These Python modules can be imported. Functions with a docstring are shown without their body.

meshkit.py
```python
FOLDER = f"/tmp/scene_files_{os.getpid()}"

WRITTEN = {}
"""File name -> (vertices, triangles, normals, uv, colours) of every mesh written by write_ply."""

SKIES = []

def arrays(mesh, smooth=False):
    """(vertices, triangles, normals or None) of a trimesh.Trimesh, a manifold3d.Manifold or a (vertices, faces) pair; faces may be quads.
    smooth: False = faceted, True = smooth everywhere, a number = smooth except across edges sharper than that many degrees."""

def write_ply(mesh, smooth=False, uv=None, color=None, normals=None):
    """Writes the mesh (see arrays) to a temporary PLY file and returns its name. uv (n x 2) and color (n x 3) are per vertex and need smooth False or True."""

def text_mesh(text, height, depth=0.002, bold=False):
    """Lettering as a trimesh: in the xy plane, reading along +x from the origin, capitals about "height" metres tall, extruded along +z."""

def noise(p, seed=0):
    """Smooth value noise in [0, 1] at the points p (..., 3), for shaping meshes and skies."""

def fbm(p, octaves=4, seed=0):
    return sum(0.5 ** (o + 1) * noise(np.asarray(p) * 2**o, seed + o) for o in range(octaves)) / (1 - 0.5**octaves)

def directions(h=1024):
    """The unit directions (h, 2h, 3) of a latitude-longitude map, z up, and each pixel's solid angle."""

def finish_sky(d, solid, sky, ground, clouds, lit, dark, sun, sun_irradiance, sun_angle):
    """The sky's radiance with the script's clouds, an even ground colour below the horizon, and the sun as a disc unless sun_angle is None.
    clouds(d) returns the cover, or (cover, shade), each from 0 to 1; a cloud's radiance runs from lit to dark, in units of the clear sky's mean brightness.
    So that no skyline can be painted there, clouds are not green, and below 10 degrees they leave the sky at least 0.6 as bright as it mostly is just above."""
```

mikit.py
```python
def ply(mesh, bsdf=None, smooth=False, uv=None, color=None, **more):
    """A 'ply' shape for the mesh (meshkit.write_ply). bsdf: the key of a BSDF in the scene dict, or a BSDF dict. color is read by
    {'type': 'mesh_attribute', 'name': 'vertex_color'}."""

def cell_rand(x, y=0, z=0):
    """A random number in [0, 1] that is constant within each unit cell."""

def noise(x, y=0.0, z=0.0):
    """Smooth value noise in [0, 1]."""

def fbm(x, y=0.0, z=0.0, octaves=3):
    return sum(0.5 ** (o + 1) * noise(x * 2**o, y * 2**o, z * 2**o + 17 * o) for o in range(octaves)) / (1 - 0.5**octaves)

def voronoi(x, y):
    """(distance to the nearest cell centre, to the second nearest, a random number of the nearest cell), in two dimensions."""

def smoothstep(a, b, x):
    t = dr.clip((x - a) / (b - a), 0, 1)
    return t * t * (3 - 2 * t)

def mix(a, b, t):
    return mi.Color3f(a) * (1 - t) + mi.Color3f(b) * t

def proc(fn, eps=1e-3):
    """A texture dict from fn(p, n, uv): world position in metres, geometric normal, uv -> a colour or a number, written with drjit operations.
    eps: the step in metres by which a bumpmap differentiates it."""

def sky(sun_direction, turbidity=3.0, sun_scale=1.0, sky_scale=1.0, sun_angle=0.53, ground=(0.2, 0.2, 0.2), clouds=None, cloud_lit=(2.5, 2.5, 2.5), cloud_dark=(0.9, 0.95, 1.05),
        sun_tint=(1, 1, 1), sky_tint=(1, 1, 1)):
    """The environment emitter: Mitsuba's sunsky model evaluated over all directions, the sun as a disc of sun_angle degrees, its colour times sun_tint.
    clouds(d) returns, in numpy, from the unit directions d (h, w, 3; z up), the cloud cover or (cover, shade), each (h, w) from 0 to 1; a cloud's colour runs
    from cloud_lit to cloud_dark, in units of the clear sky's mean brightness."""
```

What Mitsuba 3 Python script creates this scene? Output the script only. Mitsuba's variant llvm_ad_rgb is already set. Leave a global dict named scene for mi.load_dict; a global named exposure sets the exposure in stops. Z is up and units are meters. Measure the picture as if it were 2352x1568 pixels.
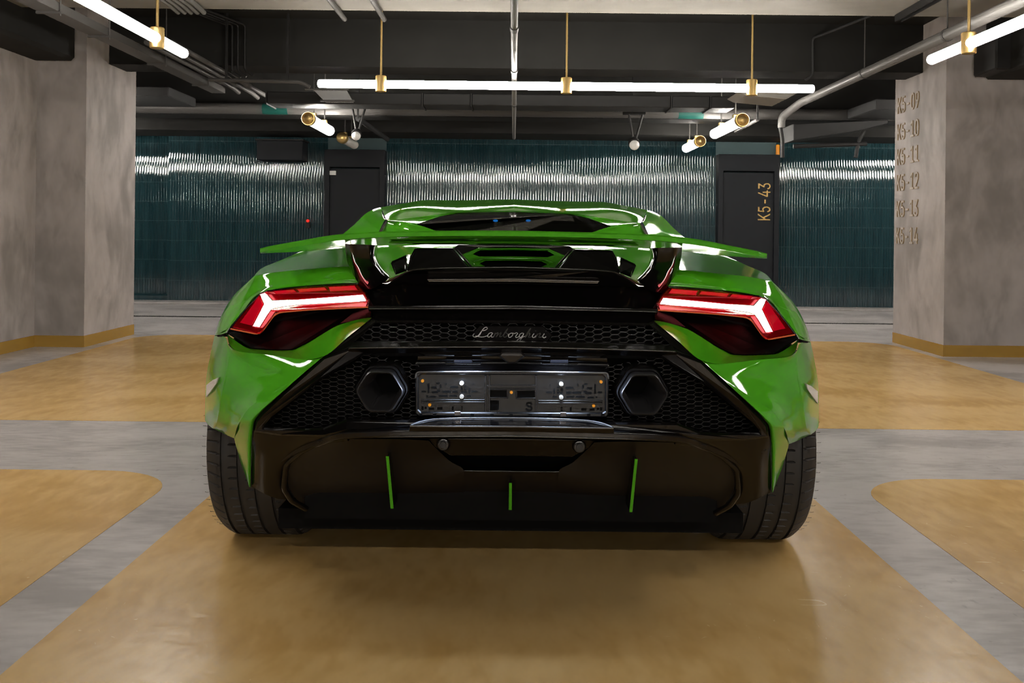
import math, random
import numpy as np
import trimesh, shapely
from shapely.geometry import Polygon, LineString, MultiPolygon, box as sbox
from shapely.ops import unary_union
from scipy.interpolate import PchipInterpolator
import drjit as dr
import mitsuba as mi
import mikit, meshkit
from mikit import proc, noise, fbm, smoothstep, mix

T = mi.ScalarTransform4f
random.seed(7)
rng = np.random.default_rng(11)
scene, labels = {}, {}

# ---------------------------------------------------------------- camera, light level
F, H, ROLL, CU, CV = 2287.0, 1.02, 0.0105, 1180.0, 540.0     # focal length in pixels, eye height, roll, foot of the optical axis
exposure = 1.35
LAMP = 27.0                                                  # radiance of the tube lamps
TINT = (1.0, 0.93, 0.84)
scene['camera'] = {'type': 'perspective', 'fov': math.degrees(2 * math.atan(1176 / F)), 'fov_axis': 'x',
                   'near_clip': 0.05, 'far_clip': 200.0,
                   'principal_point_offset_x': (1176 - CU) / 2352, 'principal_point_offset_y': (784 - CV) / 1568,
                   'to_world': T().look_at(origin=[0, 0, H], target=[0, 1, H], up=[-math.sin(ROLL), 0, math.cos(ROLL)])}


def at(u, v, Y):
    """The point at depth Y that the photograph shows at pixel (u, v)."""
    a, b = u - CU, v - CV
    a, b = a + b * ROLL, b - a * ROLL
    return np.array([a / F * Y, Y, H - b / F * Y])


def ctr(v, Y):
    return np.array([0.0, Y, H - (v - CV) / F * Y])


# ---------------------------------------------------------------- materials
def mat(name, d):
    scene[name] = {'type': 'twosided', 'bsdf': d}


def rgb(*c):
    return {'type': 'rgb', 'value': list(c)}


def plastic(name, c, alpha=0.03, ior=1.5):
    mat(name, {'type': 'roughplastic', 'diffuse_reflectance': c if isinstance(c, dict) else rgb(*c), 'alpha': alpha, 'int_ior': ior, 'nonlinear': False})


def dull(name, c, rough=0.6, spec=0.4, metallic=0.0):
    mat(name, {'type': 'principled', 'base_color': c if isinstance(c, dict) else rgb(*c), 'roughness': rough, 'specular': spec, 'metallic': metallic})


plastic('m_paint', (0.056, 0.300, 0.011), 0.012, 1.55)
plastic('m_gloss_black', (0.003, 0.0026, 0.0026), 0.012, 1.5)
plastic('m_satin_black', (0.010, 0.009, 0.0085), 0.22, 1.45)
plastic('m_mesh_black', (0.007, 0.0065, 0.006), 0.3, 1.35)
plastic('m_edge', (0.012, 0.0115, 0.011), 0.16, 1.65)
plastic('m_edge_highlight', (0.04, 0.041, 0.043), 0.28, 1.9)  # paler edge material, the plate lamp highlight put into its colour
dull('m_panel', (0.20, 0.20, 0.20), 0.5)
plastic('m_housing', (0.0015, 0.001, 0.001), 0.16, 1.12)
dull('m_brake_lens', (0.20, 0.18, 0.16), 0.3, 0.5)
dull('m_exhaust', (0.17, 0.17, 0.18), 0.36, 0.5, 0.9)
dull('m_column_letter', (0.30, 0.225, 0.13), 0.45, 0.5, 0.4)
plastic('m_bracket', (0.005, 0.005, 0.0052), 0.16, 1.4)
dull('m_void', (0.003, 0.003, 0.003), 0.9, 0.1)
dull('m_rubber', (0.020, 0.019, 0.018), 0.55, 0.35)
dull('m_dark_metal', (0.09, 0.085, 0.085), 0.28, 0.5, 0.9)
dull('m_pipe_steel', (0.035, 0.032, 0.032), 0.4, 0.5, 0.6)
dull('m_badge', (0.36, 0.355, 0.35), 0.28, 0.5, 1.0)
dull('m_brass', (0.52, 0.36, 0.14), 0.38, 0.5, 0.85)
dull('m_white', (0.6, 0.6, 0.58), 0.4)
plastic('m_orange', (0.75, 0.28, 0.005), 0.15)
plastic('m_red_dark', (0.045, 0.0006, 0.003), 0.05)
plastic('m_red_lens', (0.14, 0.002, 0.009), 0.06)
dull('m_red_knob', (0.6, 0.03, 0.02), 0.4)
dull('m_opal', (0.55, 0.53, 0.49), 0.35)
dull('m_duct', (0.022, 0.0225, 0.023), 0.55, 0.14)
dull('m_pipe_lit', (0.10, 0.097, 0.093), 0.45, 0.4)  # paler copy of m_pipe, lamplight put into its colour
dull('m_pipe', (0.052, 0.050, 0.048), 0.45, 0.25)
dull('m_pipe_dark', (0.012, 0.012, 0.012), 0.5, 0.2)
dull('m_teal_tape', (0.004, 0.045, 0.037), 0.5, 0.2)
dull('m_door', (0.009, 0.0105, 0.013), 0.5, 0.14)
dull('m_gold_letter', (0.42, 0.27, 0.09), 0.4, 0.5, 0.5)
dull('m_letter_face', (0.34, 0.30, 0.265), 0.7, 0.3)
scene['m_glass'] = {'type': 'thindielectric', 'int_ior': 1.22, 'specular_transmittance': rgb(0.22, 0.24, 0.24)}
scene['m_lens'] = {'type': 'thindielectric', 'int_ior': 1.4, 'specular_transmittance': rgb(0.92, 0.13, 0.18)}


def stain(p, s=1.0):
    w = fbm(p.x * 0.9 * s, p.y * 0.9 * s, p.z + 3.0, 4)
    return fbm(p.x * 1.7 * s + 2.5 * w, p.y * 2.6 * s - 2.0 * w, p.z * 1.0 + 9.0, 5)


def f_grey(p, n, uv):
    a = stain(p)
    b = fbm(p.x * 14.0 + 3 * a, p.y * 38.0, 2.0, 3)
    c = mix((0.225, 0.212, 0.207), (0.345, 0.325, 0.318), smoothstep(0.28, 0.72, a * 0.75 + b * 0.25))
    speck = smoothstep(0.90, 0.94, noise(p.x * 45, p.y * 45, 1.0))
    return c * (1 - 0.12 * speck * smoothstep(0.6, 0.7, noise(p.x * 3.1, p.y * 3.1, 7.0)))


def f_yellow(p, n, uv):
    a = stain(p, 0.8)
    b = fbm(p.x * 26.0 + 4 * a, p.y * 9.0, 5.0, 3)
    c = mix((0.335, 0.20, 0.062), (0.435, 0.295, 0.125), smoothstep(0.25, 0.75, a * 0.7 + b * 0.3))
    scr = smoothstep(0.955, 0.985, noise(p.x * 120 + 22 * noise(p.x * 9, p.y * 9), p.y * 26, 3.0)) * smoothstep(0.62, 0.75, noise(p.x * 1.9, p.y * 1.9, 4.0))
    return c * (1 - 0.5 * scr) + mi.Color3f(0.55, 0.45, 0.28) * (0.5 * scr)


def f_floor_rough(p, n, uv):
    return 0.19 + 0.15 * stain(p, 1.3)


def f_floor_bump(p, n, uv):
    return 0.0022 * fbm(p.x * 2.2, p.y * 5.0, 0.0, 3) + 0.0004 * noise(p.x * 60, p.y * 60)


ROUGH_FLOOR = proc(f_floor_rough)
for nm, fn in (('m_floor', f_grey), ('m_bay', f_yellow)):
    mat(nm, {'type': 'bumpmap', 'arbitrary': proc(f_floor_bump, 4e-3), 'scale': 1.0,
             'bsdf': {'type': 'principled', 'base_color': proc(fn), 'roughness': ROUGH_FLOOR, 'specular': 0.55}})


def f_plaster(p, n, uv):
    h = dr.select(dr.abs(n.x) > 0.5, p.y, p.x)
    w = fbm(h * 1.6, p.z * 1.4, 5.0, 4)
    a = fbm(h * 2.4 + 1.6 * w, p.z * 1.7 + 1.4 * w, 1.0, 5)
    b = fbm(h * 9 + 2.5 * w, p.z * 4.0 - 3 * w, 8.0, 4)
    return mix((0.175, 0.158, 0.148), (0.335, 0.303, 0.292), smoothstep(0.2, 0.8, 0.62 * a + 0.38 * b))


mat('m_plaster', {'type': 'principled', 'base_color': proc(f_plaster), 'roughness': 0.62, 'specular': 0.35})


def f_band(p, n, uv):
    return mix((0.22, 0.12, 0.016), (0.30, 0.175, 0.03), fbm(p.x * 3, p.y * 3, p.z * 8))


mat('m_band', {'type': 'principled', 'base_color': proc(f_band), 'roughness': 0.45})


def f_dark_ceiling(p, n, uv):
    return mix((0.011, 0.011, 0.0105), (0.018, 0.018, 0.017), fbm(p.x * 2.2, p.y * 2.2, p.z * 2.2, 4))


mat('m_ceiling', {'type': 'principled', 'base_color': proc(f_dark_ceiling), 'roughness': 0.6, 'specular': 0.08})


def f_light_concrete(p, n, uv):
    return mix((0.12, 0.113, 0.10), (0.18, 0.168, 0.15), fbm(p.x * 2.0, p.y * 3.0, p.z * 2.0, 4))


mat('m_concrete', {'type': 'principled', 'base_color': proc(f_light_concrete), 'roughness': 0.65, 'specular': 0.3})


def f_tile(p, n, uv):
    r = mikit.cell_rand(p.x / 0.0384, (p.z - 0.003) / 0.288, 5.0)
    return mix((0.007, 0.023, 0.028), (0.012, 0.034, 0.040), r)


plastic('m_tile', proc(f_tile), 0.006, 1.8)
dull('m_grout', (0.045, 0.075, 0.08), 0.8)


# ---------------------------------------------------------------- helpers
used = {}


def key_of(name, parent=None):
    k = (parent + '__' if parent else '') + name
    n = used.get(k, 0)
    used[k] = n + 1
    return k if n == 0 else f'{k}_{n:03d}'


def thing(name, label, cat, group=None):
    k = key_of(name)
    labels[k] = {'label': label, 'category': cat}
    if group:
        labels[k]['group'] = group
    return k


def put(name, mesh, m, parent=None, smooth=False, emit=None, kind=None, label=None, cat=None, group=None):
    k = key_of(name, parent)
    scene[k] = mikit.ply(mesh, m, smooth)
    if emit is not None:
        scene[k]['emitter'] = {'type': 'area', 'radiance': rgb(*emit)}
    d = {}
    if kind: d['kind'] = kind
    if label: d['label'] = label
    if cat: d['category'] = cat
    if group: d['group'] = group
    if d:
        labels[k] = d
    return k


def struct(name, mesh, m, label=None, parent=None, smooth=False):
    return put(name, mesh, m, parent, smooth, kind='structure' if parent is None else None, label=label)


def cat(*ms):
    return trimesh.util.concatenate([m for m in ms if m is not None])


def box(x0, x1, y0, y1, z0, z1, c=0.0):
    if c <= 0:
        m = trimesh.creation.box(extents=(x1 - x0, y1 - y0, z1 - z0))
    else:
        pts = []
        for i in range(3):
            e = [c, c, c]
            e[i] = 0
            for sx in (0, 1):
                for sy in (0, 1):
                    for sz in (0, 1):
                        p = [(x0, x1)[sx], (y0, y1)[sy], (z0, z1)[sz]]
                        for k, s in enumerate((sx, sy, sz)):
                            p[k] += e[k] * (1 - 2 * s)
                        pts.append(p)
        return trimesh.convex.convex_hull(np.array(pts))
    m.apply_translation(((x0 + x1) / 2, (y0 + y1) / 2, (z0 + z1) / 2))
    return m


def tube(points, r, sides=12, caps=True):
    p = np.asarray(points, float)
    t = np.gradient(p, axis=0)
    t /= np.linalg.norm(t, axis=1, keepdims=True) + 1e-12
    a = np.cross(t[0], [0, 0, 1.0] if abs(t[0][2]) < 0.9 else [1.0, 0, 0])
    A = []
    for i in range(len(p)):
        a = a - t[i] * (a @ t[i])
        a = a / (np.linalg.norm(a) + 1e-12)
        A.append(a)
    A = np.array(A)
    B = np.cross(t, A)
    ang = np.arange(sides) * 2 * np.pi / sides
    R = np.broadcast_to(r, (len(p),))
    v = (p[:, None] + R[:, None, None] * (np.cos(ang)[None, :, None] * A[:, None] + np.sin(ang)[None, :, None] * B[:, None])).reshape(-1, 3)
    i, j = np.meshgrid(np.arange(len(p) - 1), np.arange(sides), indexing='ij')
    q = np.stack([i * sides + j, i * sides + (j + 1) % sides, (i + 1) * sides + (j + 1) % sides, (i + 1) * sides + j], -1).reshape(-1, 4)
    f = [q[:, [0, 1, 2]], q[:, [0, 2, 3]]]
    if caps:
        n0, n1 = len(v), len(v) + 1
        v = np.vstack([v, p[0], p[-1]])
        k = np.arange(sides)
        f += [np.stack([np.full(sides, n0), (k + 1) % sides, k], 1), np.stack([np.full(sides, n1), (len(p) - 1) * sides + k, (len(p) - 1) * sides + (k + 1) % sides], 1)]
    m = trimesh.Trimesh(v, np.vstack(f), process=False)
    return m


def bend(points, r=0.06, n=5):
    """A polyline with its corners rounded."""
    p = [np.asarray(x, float) for x in points]
    out = [p[0]]
    for a, b, c in zip(p, p[1:], p[2:]):
        d1, d2 = (a - b), (c - b)
        k = min(r, np.linalg.norm(d1) / 2.1, np.linalg.norm(d2) / 2.1)
        s, e = b + d1 / np.linalg.norm(d1) * k, b + d2 / np.linalg.norm(d2) * k
        for t in np.linspace(0, 1, n):
            out.append((1 - t) ** 2 * s + 2 * t * (1 - t) * b + t * t * e)
    out.append(p[-1])
    return np.array(out)


def cyl(p0, p1, r, sides=20):
    return tube([p0, np.asarray(p0) * 0.5 + np.asarray(p1) * 0.5, p1], r, sides)


def mirror(m):
    v = np.array(m.vertices) * [-1, 1, 1]
    return trimesh.Trimesh(v, np.array(m.faces)[:, ::-1], process=False)


def both(m):
    return cat(m, mirror(m))


def spline_rows(rows, n):
    """Each row of points resampled to n points by a shape-preserving curve."""
    rows = np.asarray(rows, float)
    k = rows.shape[1]
    return PchipInterpolator(np.arange(k), rows, axis=1)(np.linspace(0, k - 1, n)) if k > 2 else rows[:, :1] + (rows[:, -1:] - rows[:, :1]) * np.linspace(0, 1, n)[None, :, None]


def patch(rows, nu=24, nv=24):
    """A smooth surface through a grid of points: rows of (u, v, Y) pixels with depth, or of ready 3-D points."""
    g = np.array([[at(*p) if not isinstance(p, np.ndarray) else p for p in row] for row in rows])
    g = spline_rows(g, nu)
    g = spline_rows(g.transpose(1, 0, 2), nv).transpose(1, 0, 2)
    a, b = g.shape[:2]
    i, j = np.meshgrid(np.arange(a - 1), np.arange(b - 1), indexing='ij')
    q = np.stack([i * b + j, i * b + j + 1, (i + 1) * b + j + 1, (i + 1) * b + j], -1).reshape(-1, 4)
    return trimesh.Trimesh(g.reshape(-1, 3), np.vstack([q[:, [0, 1, 2]], q[:, [0, 2, 3]]]), process=False)


def inset(P, d):
    """The XZ polygon P (n x 3, any winding) moved inwards by d."""
    q = P[:, [0, 2]]
    area = 0.5 * np.sum(q[:, 0] * np.roll(q[:, 1], -1) - np.roll(q[:, 0], -1) * q[:, 1])
    e1 = q - np.roll(q, 1, 0)
    e2 = np.roll(q, -1, 0) - q
    e1 /= np.linalg.norm(e1, axis=1, keepdims=True) + 1e-9
    e2 /= np.linalg.norm(e2, axis=1, keepdims=True) + 1e-9
    s = 1 if area > 0 else -1
    n1, n2 = s * np.stack([-e1[:, 1], e1[:, 0]], 1), s * np.stack([-e2[:, 1], e2[:, 0]], 1)
    m = n1 + n2
    m /= np.maximum((m * n1).sum(1, keepdims=True), 0.45)
    out = P.copy()
    out[:, [0, 2]] += m * d
    return out


def slab(P, th=0.02, bev=0.0, holes=()):
    """A plate: the outline P (3-D points seen from the rear), its front where the points lie, th deep along +y, with a bevelled rim; holes go right through."""
    P = np.array([at(*p) if not isinstance(p, np.ndarray) else p for p in P])
    Hs = [np.array([at(*p) if not isinstance(p, np.ndarray) else p for p in h]) for h in holes]
    A = 0.5 * np.sum(P[:, 0] * np.roll(P[:, 2], -1) - np.roll(P[:, 0], -1) * P[:, 2])
    if A < 0:
        P = P[::-1]
    fr = inset(P, bev) if bev > 0 else P
    hf = [inset(h, -bev) if bev > 0 else h for h in Hs]
    loops = [fr] + hf
    poly = Polygon(fr[:, [0, 2]], [h[:, [0, 2]] for h in hf])
    if not poly.is_valid: print('INVALID', shapely.is_valid_reason(poly), len(P), at.__name__, P[:3].round(2).tolist())
    v2, f = trimesh.creation.triangulate_polygon(poly, engine='earcut')
    src = np.vstack(loops)
    from scipy.spatial import cKDTree
    idx = cKDTree(src[:, [0, 2]]).query(v2)[1]
    front = src[idx]
    f = np.asarray(f)
    n = np.cross(front[f[:, 1]] - front[f[:, 0]], front[f[:, 2]] - front[f[:, 0]])
    f = np.where((n[:, 1] > 0)[:, None], f[:, ::-1], f)
    V, Fs = [front, front + [0, th, 0]], [f, f[:, ::-1] + len(front)]
    off = 2 * len(front)
    for lf, lo in zip(loops, [P] + Hs):
        rings = [lf] + ([lo + [0, bev, 0]] if bev > 0 else []) + [lf * [1, 0, 1] + lo * [0, 1, 0] + [0, th, 0] if bev <= 0 else lo + [0, th, 0]]
        k = len(lf)
        i = np.arange(k)
        for a in range(len(rings) - 1):
            V += [rings[a], rings[a + 1]]
            Fs += [np.stack([off + i, off + (i + 1) % k, off + k + (i + 1) % k], 1), np.stack([off + i, off + k + (i + 1) % k, off + k + i], 1)]
            off += 2 * k
    return trimesh.Trimesh(np.vstack(V), np.vstack(Fs), process=False)


def full(pts):
    """Left half outline, given from the centre line round to the centre line, closed with its mirror image."""
    p = [at(*x) if not isinstance(x, np.ndarray) else x for x in pts]
    r = [q * [-1, 1, 1] for q in reversed(p) if abs(q[0]) > 1e-6]
    return p + r


def hexmesh(poly, cw, rh, bar, ybase, ths=0.010, cut=None):
    """A honeycomb sheet inside a shapely polygon in XZ; ybase(x, z) gives its depth."""
    x0, z0, x1, z1 = poly.bounds
    cells = []
    k = cw * 0.66
    i0, i1 = int(math.floor(x0 / cw)) - 1, int(math.ceil(x1 / cw)) + 1
    j0, j1 = int(math.floor(z0 / rh)) - 1, int(math.ceil(z1 / rh)) + 1
    g = bar / 2
    for i in range(i0, i1 + 1):
        for j in range(j0, j1 + 1):
            cx, cz = i * cw, (j + 0.5 * (i % 2)) * rh
            a, b, h = k - g * 1.1, cw - k - g * 0.3, rh / 2 - g
            cells.append(Polygon([(cx - a, cz), (cx - b, cz + h), (cx + b, cz + h), (cx + a, cz), (cx + b, cz - h), (cx - b, cz - h)]))
    holes = unary_union([c for c in cells if c.intersects(poly)])
    s = poly.difference(holes)
    if cut is not None:
        s = s.difference(cut)
    geoms = [g for g in getattr(s, 'geoms', [s]) if g.geom_type == 'Polygon' and g.area > 1e-7]
    m = cat(*[trimesh.creation.extrude_polygon(g, ths, engine='earcut') for g in geoms])
    v = np.array(m.vertices)
    return trimesh.Trimesh(np.stack([v[:, 0], ybase(v[:, 0], v[:, 1]) + v[:, 2], v[:, 1]], 1), np.array(m.faces)[:, ::-1], process=False)


def text(s, h, depth, bold=False):
    return meshkit.text_mesh(s, h, depth, bold)


def place(m, M):
    m = m.copy()
    m.apply_transform(M)
    return m


def axes(ex, ey, ez, o):
    M = np.eye(4)
    M[:3, 0], M[:3, 1], M[:3, 2], M[:3, 3] = ex, ey, ez, o
    return M


# ---------------------------------------------------------------- the setting
YW = 14.4                                                     # far tiled wall
XL, XR = -4.19, 4.85                                          # side walls near the viewer
struct('floor', box(-13, 13, -24, YW + 1.2, -0.1, 0.0), 'm_floor', 'grey polished concrete floor with yellow painted bays')


def painted(x0, x1, y0, y1, r):
    p = sbox(x0, y0, x1, y1).buffer(-r).buffer(r, quad_segs=12)
    return trimesh.creation.extrude_polygon(p, 0.0012, engine='earcut')


for x0, x1, y0, y1, r in ((-3.63, -1.38, -1.1, 4.24, 0.36), (-1.165, 1.185, -1.1, 4.24, 0.36), (1.425, 3.7, -1.1, 4.24, 0.36), (-3.63, 3.66, 5.345, 9.86, 0.4)):
    struct('painted_bay', painted(x0, x1, y0, y1, r), 'm_bay', 'yellow painted area of the floor', 'floor')
# a dark strip for the shadow of a step and a pale line in front of the far wall
struct('step_shadow', box(-7, 7, 11.92, 12.0, 0.0, 0.004), 'm_pipe_dark', 'dark strip for the shadow line of a step along the far wall', 'floor')
struct('kerb_strip', box(-7, 7, YW - 0.35, YW, 0.0, 0.03, 0.005), 'm_floor', None, 'floor')

# ceiling slab and its beams
ZC = 3.0
struct('ceiling', box(-13, 13, 7.3, YW + 1.2, ZC, ZC + 0.15), 'm_ceiling', 'dark grey painted ceiling slab')
struct('slab', box(-13, 13, -24, 7.3, ZC, ZC + 0.15), 'm_ceiling', None, 'ceiling')
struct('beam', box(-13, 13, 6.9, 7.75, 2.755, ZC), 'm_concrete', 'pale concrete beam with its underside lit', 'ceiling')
struct('beam', box(-13, 13, 9.2, 9.62, 2.56, ZC), 'm_ceiling', None, 'ceiling')
struct('beam', box(-13, 13, 11.7, 12.1, 2.40, ZC), 'm_ceiling', None, 'ceiling')
struct('beam', box(-13, 13, 13.5, YW, 2.40, ZC), 'm_ceiling', None, 'ceiling')
for y in (-1.4, -9.0, -17.0):
    struct('beam', box(-13, 13, y, y + 0.6, 2.62, ZC), 'm_ceiling', None, 'ceiling')

# side walls and the clad columns
struct('wall_left', box(XL - 0.3, XL, -24, 8.75, 0, ZC), 'm_plaster', 'grey trowelled plaster wall at the left edge')
struct('beam', box(XL - 0.1, XL + 0.34, -24, 8.72, 2.50, ZC, 0.03), 'm_ceiling', None, 'wall_left')
struct('column', box(XL - 0.3, -3.755, 8.72, 9.86, 0, ZC), 'm_plaster', 'grey plastered column left of the car', 'wall_left')
struct('wall_right', box(XR, XR + 0.3, -24, 8.75, 0, ZC), 'm_plaster', 'grey trowelled plaster wall on the right')
struct('column', box(3.765, XR + 0.3, 8.70, 9.86, 0, ZC), 'm_plaster', 'grey plastered column right of the car with raised bay numbers', 'wall_right')
struct('beam', box(4.10, XR + 0.1, 3.0, 8.70, 2.42, ZC, 0.02), 'm_ceiling', None, 'wall_right')
struct('wall_behind', box(-13, 13, -24.2, -24, 0, ZC), 'm_plaster')
b = 0.006
struct('trim_1', cat(box(XL, XL + b, -10, 8.72, 0, 0.1), box(XL, -3.755 + b, 8.72 - b, 8.72, 0, 0.1), box(-3.755, -3.755 + b, 8.72 - b, 9.86, 0, 0.1)), 'm_band', 'ochre skirting band round the left column')
struct('trim_2', cat(box(3.765 - b, 3.765, 8.70 - b, 9.86, 0, 0.1), box(3.765 - b, XR, 8.70 - b, 8.70, 0, 0.1), box(XR - b, XR, -10, 8.70, 0, 0.1)), 'm_band', 'ochre skirting band round the right column')
# dark service box in front of the right column's top
p = [at(2268, 95, 8.4), at(2268, 166, 8.4)]
put('cable_box', box(p[0][0], XR, 8.25, 8.66, p[1][2], 2.78, 0.015), 'm_pipe_dark', label='dark metal service box high on the front of the right column', cat='service box')

# raised bay numbers on the right column's inner face (x = 3.765, read from the bay side)
for i, s in enumerate(('K5-09', 'K5-10', 'K5-11', 'K5-12', 'K5-13', 'K5-14')):
    zc = at(2080, (238, 300, 358, 418, 479, 541)[i], 9.6)[2]
    hh = 0.155
    m = text(s, hh, 0.009)
    w = m.bounds[1][0] - m.bounds[0][0]
    M = axes((0, -1, 0), (0, 0, 1), (-1, 0, 0), (3.765, 9.80, zc - hh / 2))
    sc = np.diag([0.52 / w, 1, 1, 1])
    struct('bay_number', place(m, M @ sc), 'm_column_letter', 'raised brass-edged lettering ' + s, 'wall_right__column')
    fm = text(s, hh, 0.002)
    fm.apply_translation((0, 0, 0.0085))
    struct('number_face', place(fm, M @ sc), 'm_letter_face', None, 'wall_right__column')

# far wall of glazed teal stick tiles
XA = at(386, 500, YW)[0]
wallk = struct('wall_back', cat(box(XA, 13, YW, YW + 0.2, 0, ZC), box(XA, XA + 0.2, YW + 0.2, YW + 0.45, 0, ZC), box(-13, XA + 0.2, YW + 0.45, YW + 0.65, 0, ZC)), 'm_grout', 'far wall clad in glossy dark teal stick tiles')
TW, TH = 0.0384, 0.288
Z0 = 0.03


def tiles(x0, x1, yf, rows, seed):
    n = int(round((x1 - x0) / TW))
    px = np.array([-0.0166, -0.0085, 0.0085, 0.0166])
    prof = np.vstack([[(-0.0181, 0.0), (-0.0176, -0.004)], np.stack([px, px ** 2 / (2 * 0.048) - 0.0080], 1), [(0.0176, -0.004), (0.0181, 0.0)]])
    V, Fc = [], []
    r = np.random.default_rng(seed)
    base = 0
    for j in range(rows):
        tj = r.normal(0, 0.0009)
        for i in range(n):
            cx, z0 = x0 + (i + 0.5) * TW, Z0 + j * TH + 0.003
            tilt = tj + 0.003 * (meshkit.noise(np.array([cx * 1.6, j * 5.1, seed]))-0.5) + 0.0032 * (meshkit.noise(np.array([cx * 7.0, j * 3.3, seed + 4.0])) - 0.5) + r.normal(0, 0.0004)
            yaw = r.normal(0, 0.006)
            h = TH - 0.007
            for dz in (0.0, h):
                V.append(np.stack([cx + prof[:, 0], yf - 0.002 + prof[:, 1] + tilt * (dz - h / 2) + yaw * prof[:, 0], np.full(8, z0 + dz)], 1))
            k = np.arange(7)
            Fc.append(np.vstack([np.stack([base + k, base + k + 1, base + 9 + k], 1), np.stack([base + k, base + 9 + k, base + 8 + k], 1)]))
            base += 16
            top = V[-1]
            V.append(top)
            Fc.append(base + np.array([[0, 1, 7], [1, 6, 7], [1, 2, 6], [2, 5, 6], [2, 3, 5], [3, 4, 5]]))
            base += 8
    return trimesh.Trimesh(np.vstack(V), np.vstack(Fc), process=False)


XD = [at(750, 500, YW)[0], at(886, 500, YW)[0], at(1643, 500, YW)[0], at(1781, 500, YW)[0]]
for x0, x1, yf, seed in ((XA, XD[0], YW, 1), (XD[1], XD[2], YW, 2), (XD[3], XD[3] + 2.4, YW, 3)):
    put('stick_tiles', tiles(x0, x1, yf, 9, seed), 'm_tile', wallk, True, kind='stuff', label='rows of slim glossy teal tiles')
struct('plinth', box(-8.5, XA - 0.002, YW + 0.15, YW + 0.45, 0, 0.09, 0.01), 'm_tile', None, wallk)
put('stick_tiles', tiles(-6.6, XA - 0.002, YW + 0.45, 9, 4), 'm_tile', wallk, True, kind='stuff', label='rows of slim glossy teal tiles')


# the two dark doors in the far wall
def door(n, x0, x1, top, head, label):
    k = struct(f'door_{n}', box(x0 + 0.07, x1 - 0.07, YW - 0.16, YW - 0.06, 0.0, head, 0.004), 'm_door', label)
    f = cat(box(x0, x0 + 0.07, YW - 0.2, YW, 0, top, 0.004), box(x1 - 0.07, x1, YW - 0.2, YW, 0, top, 0.004), box(x0, x1, YW - 0.2, YW, head + 0.02, top, 0.004))
    put('door_frame', f, 'm_door', k)
    return k


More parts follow.
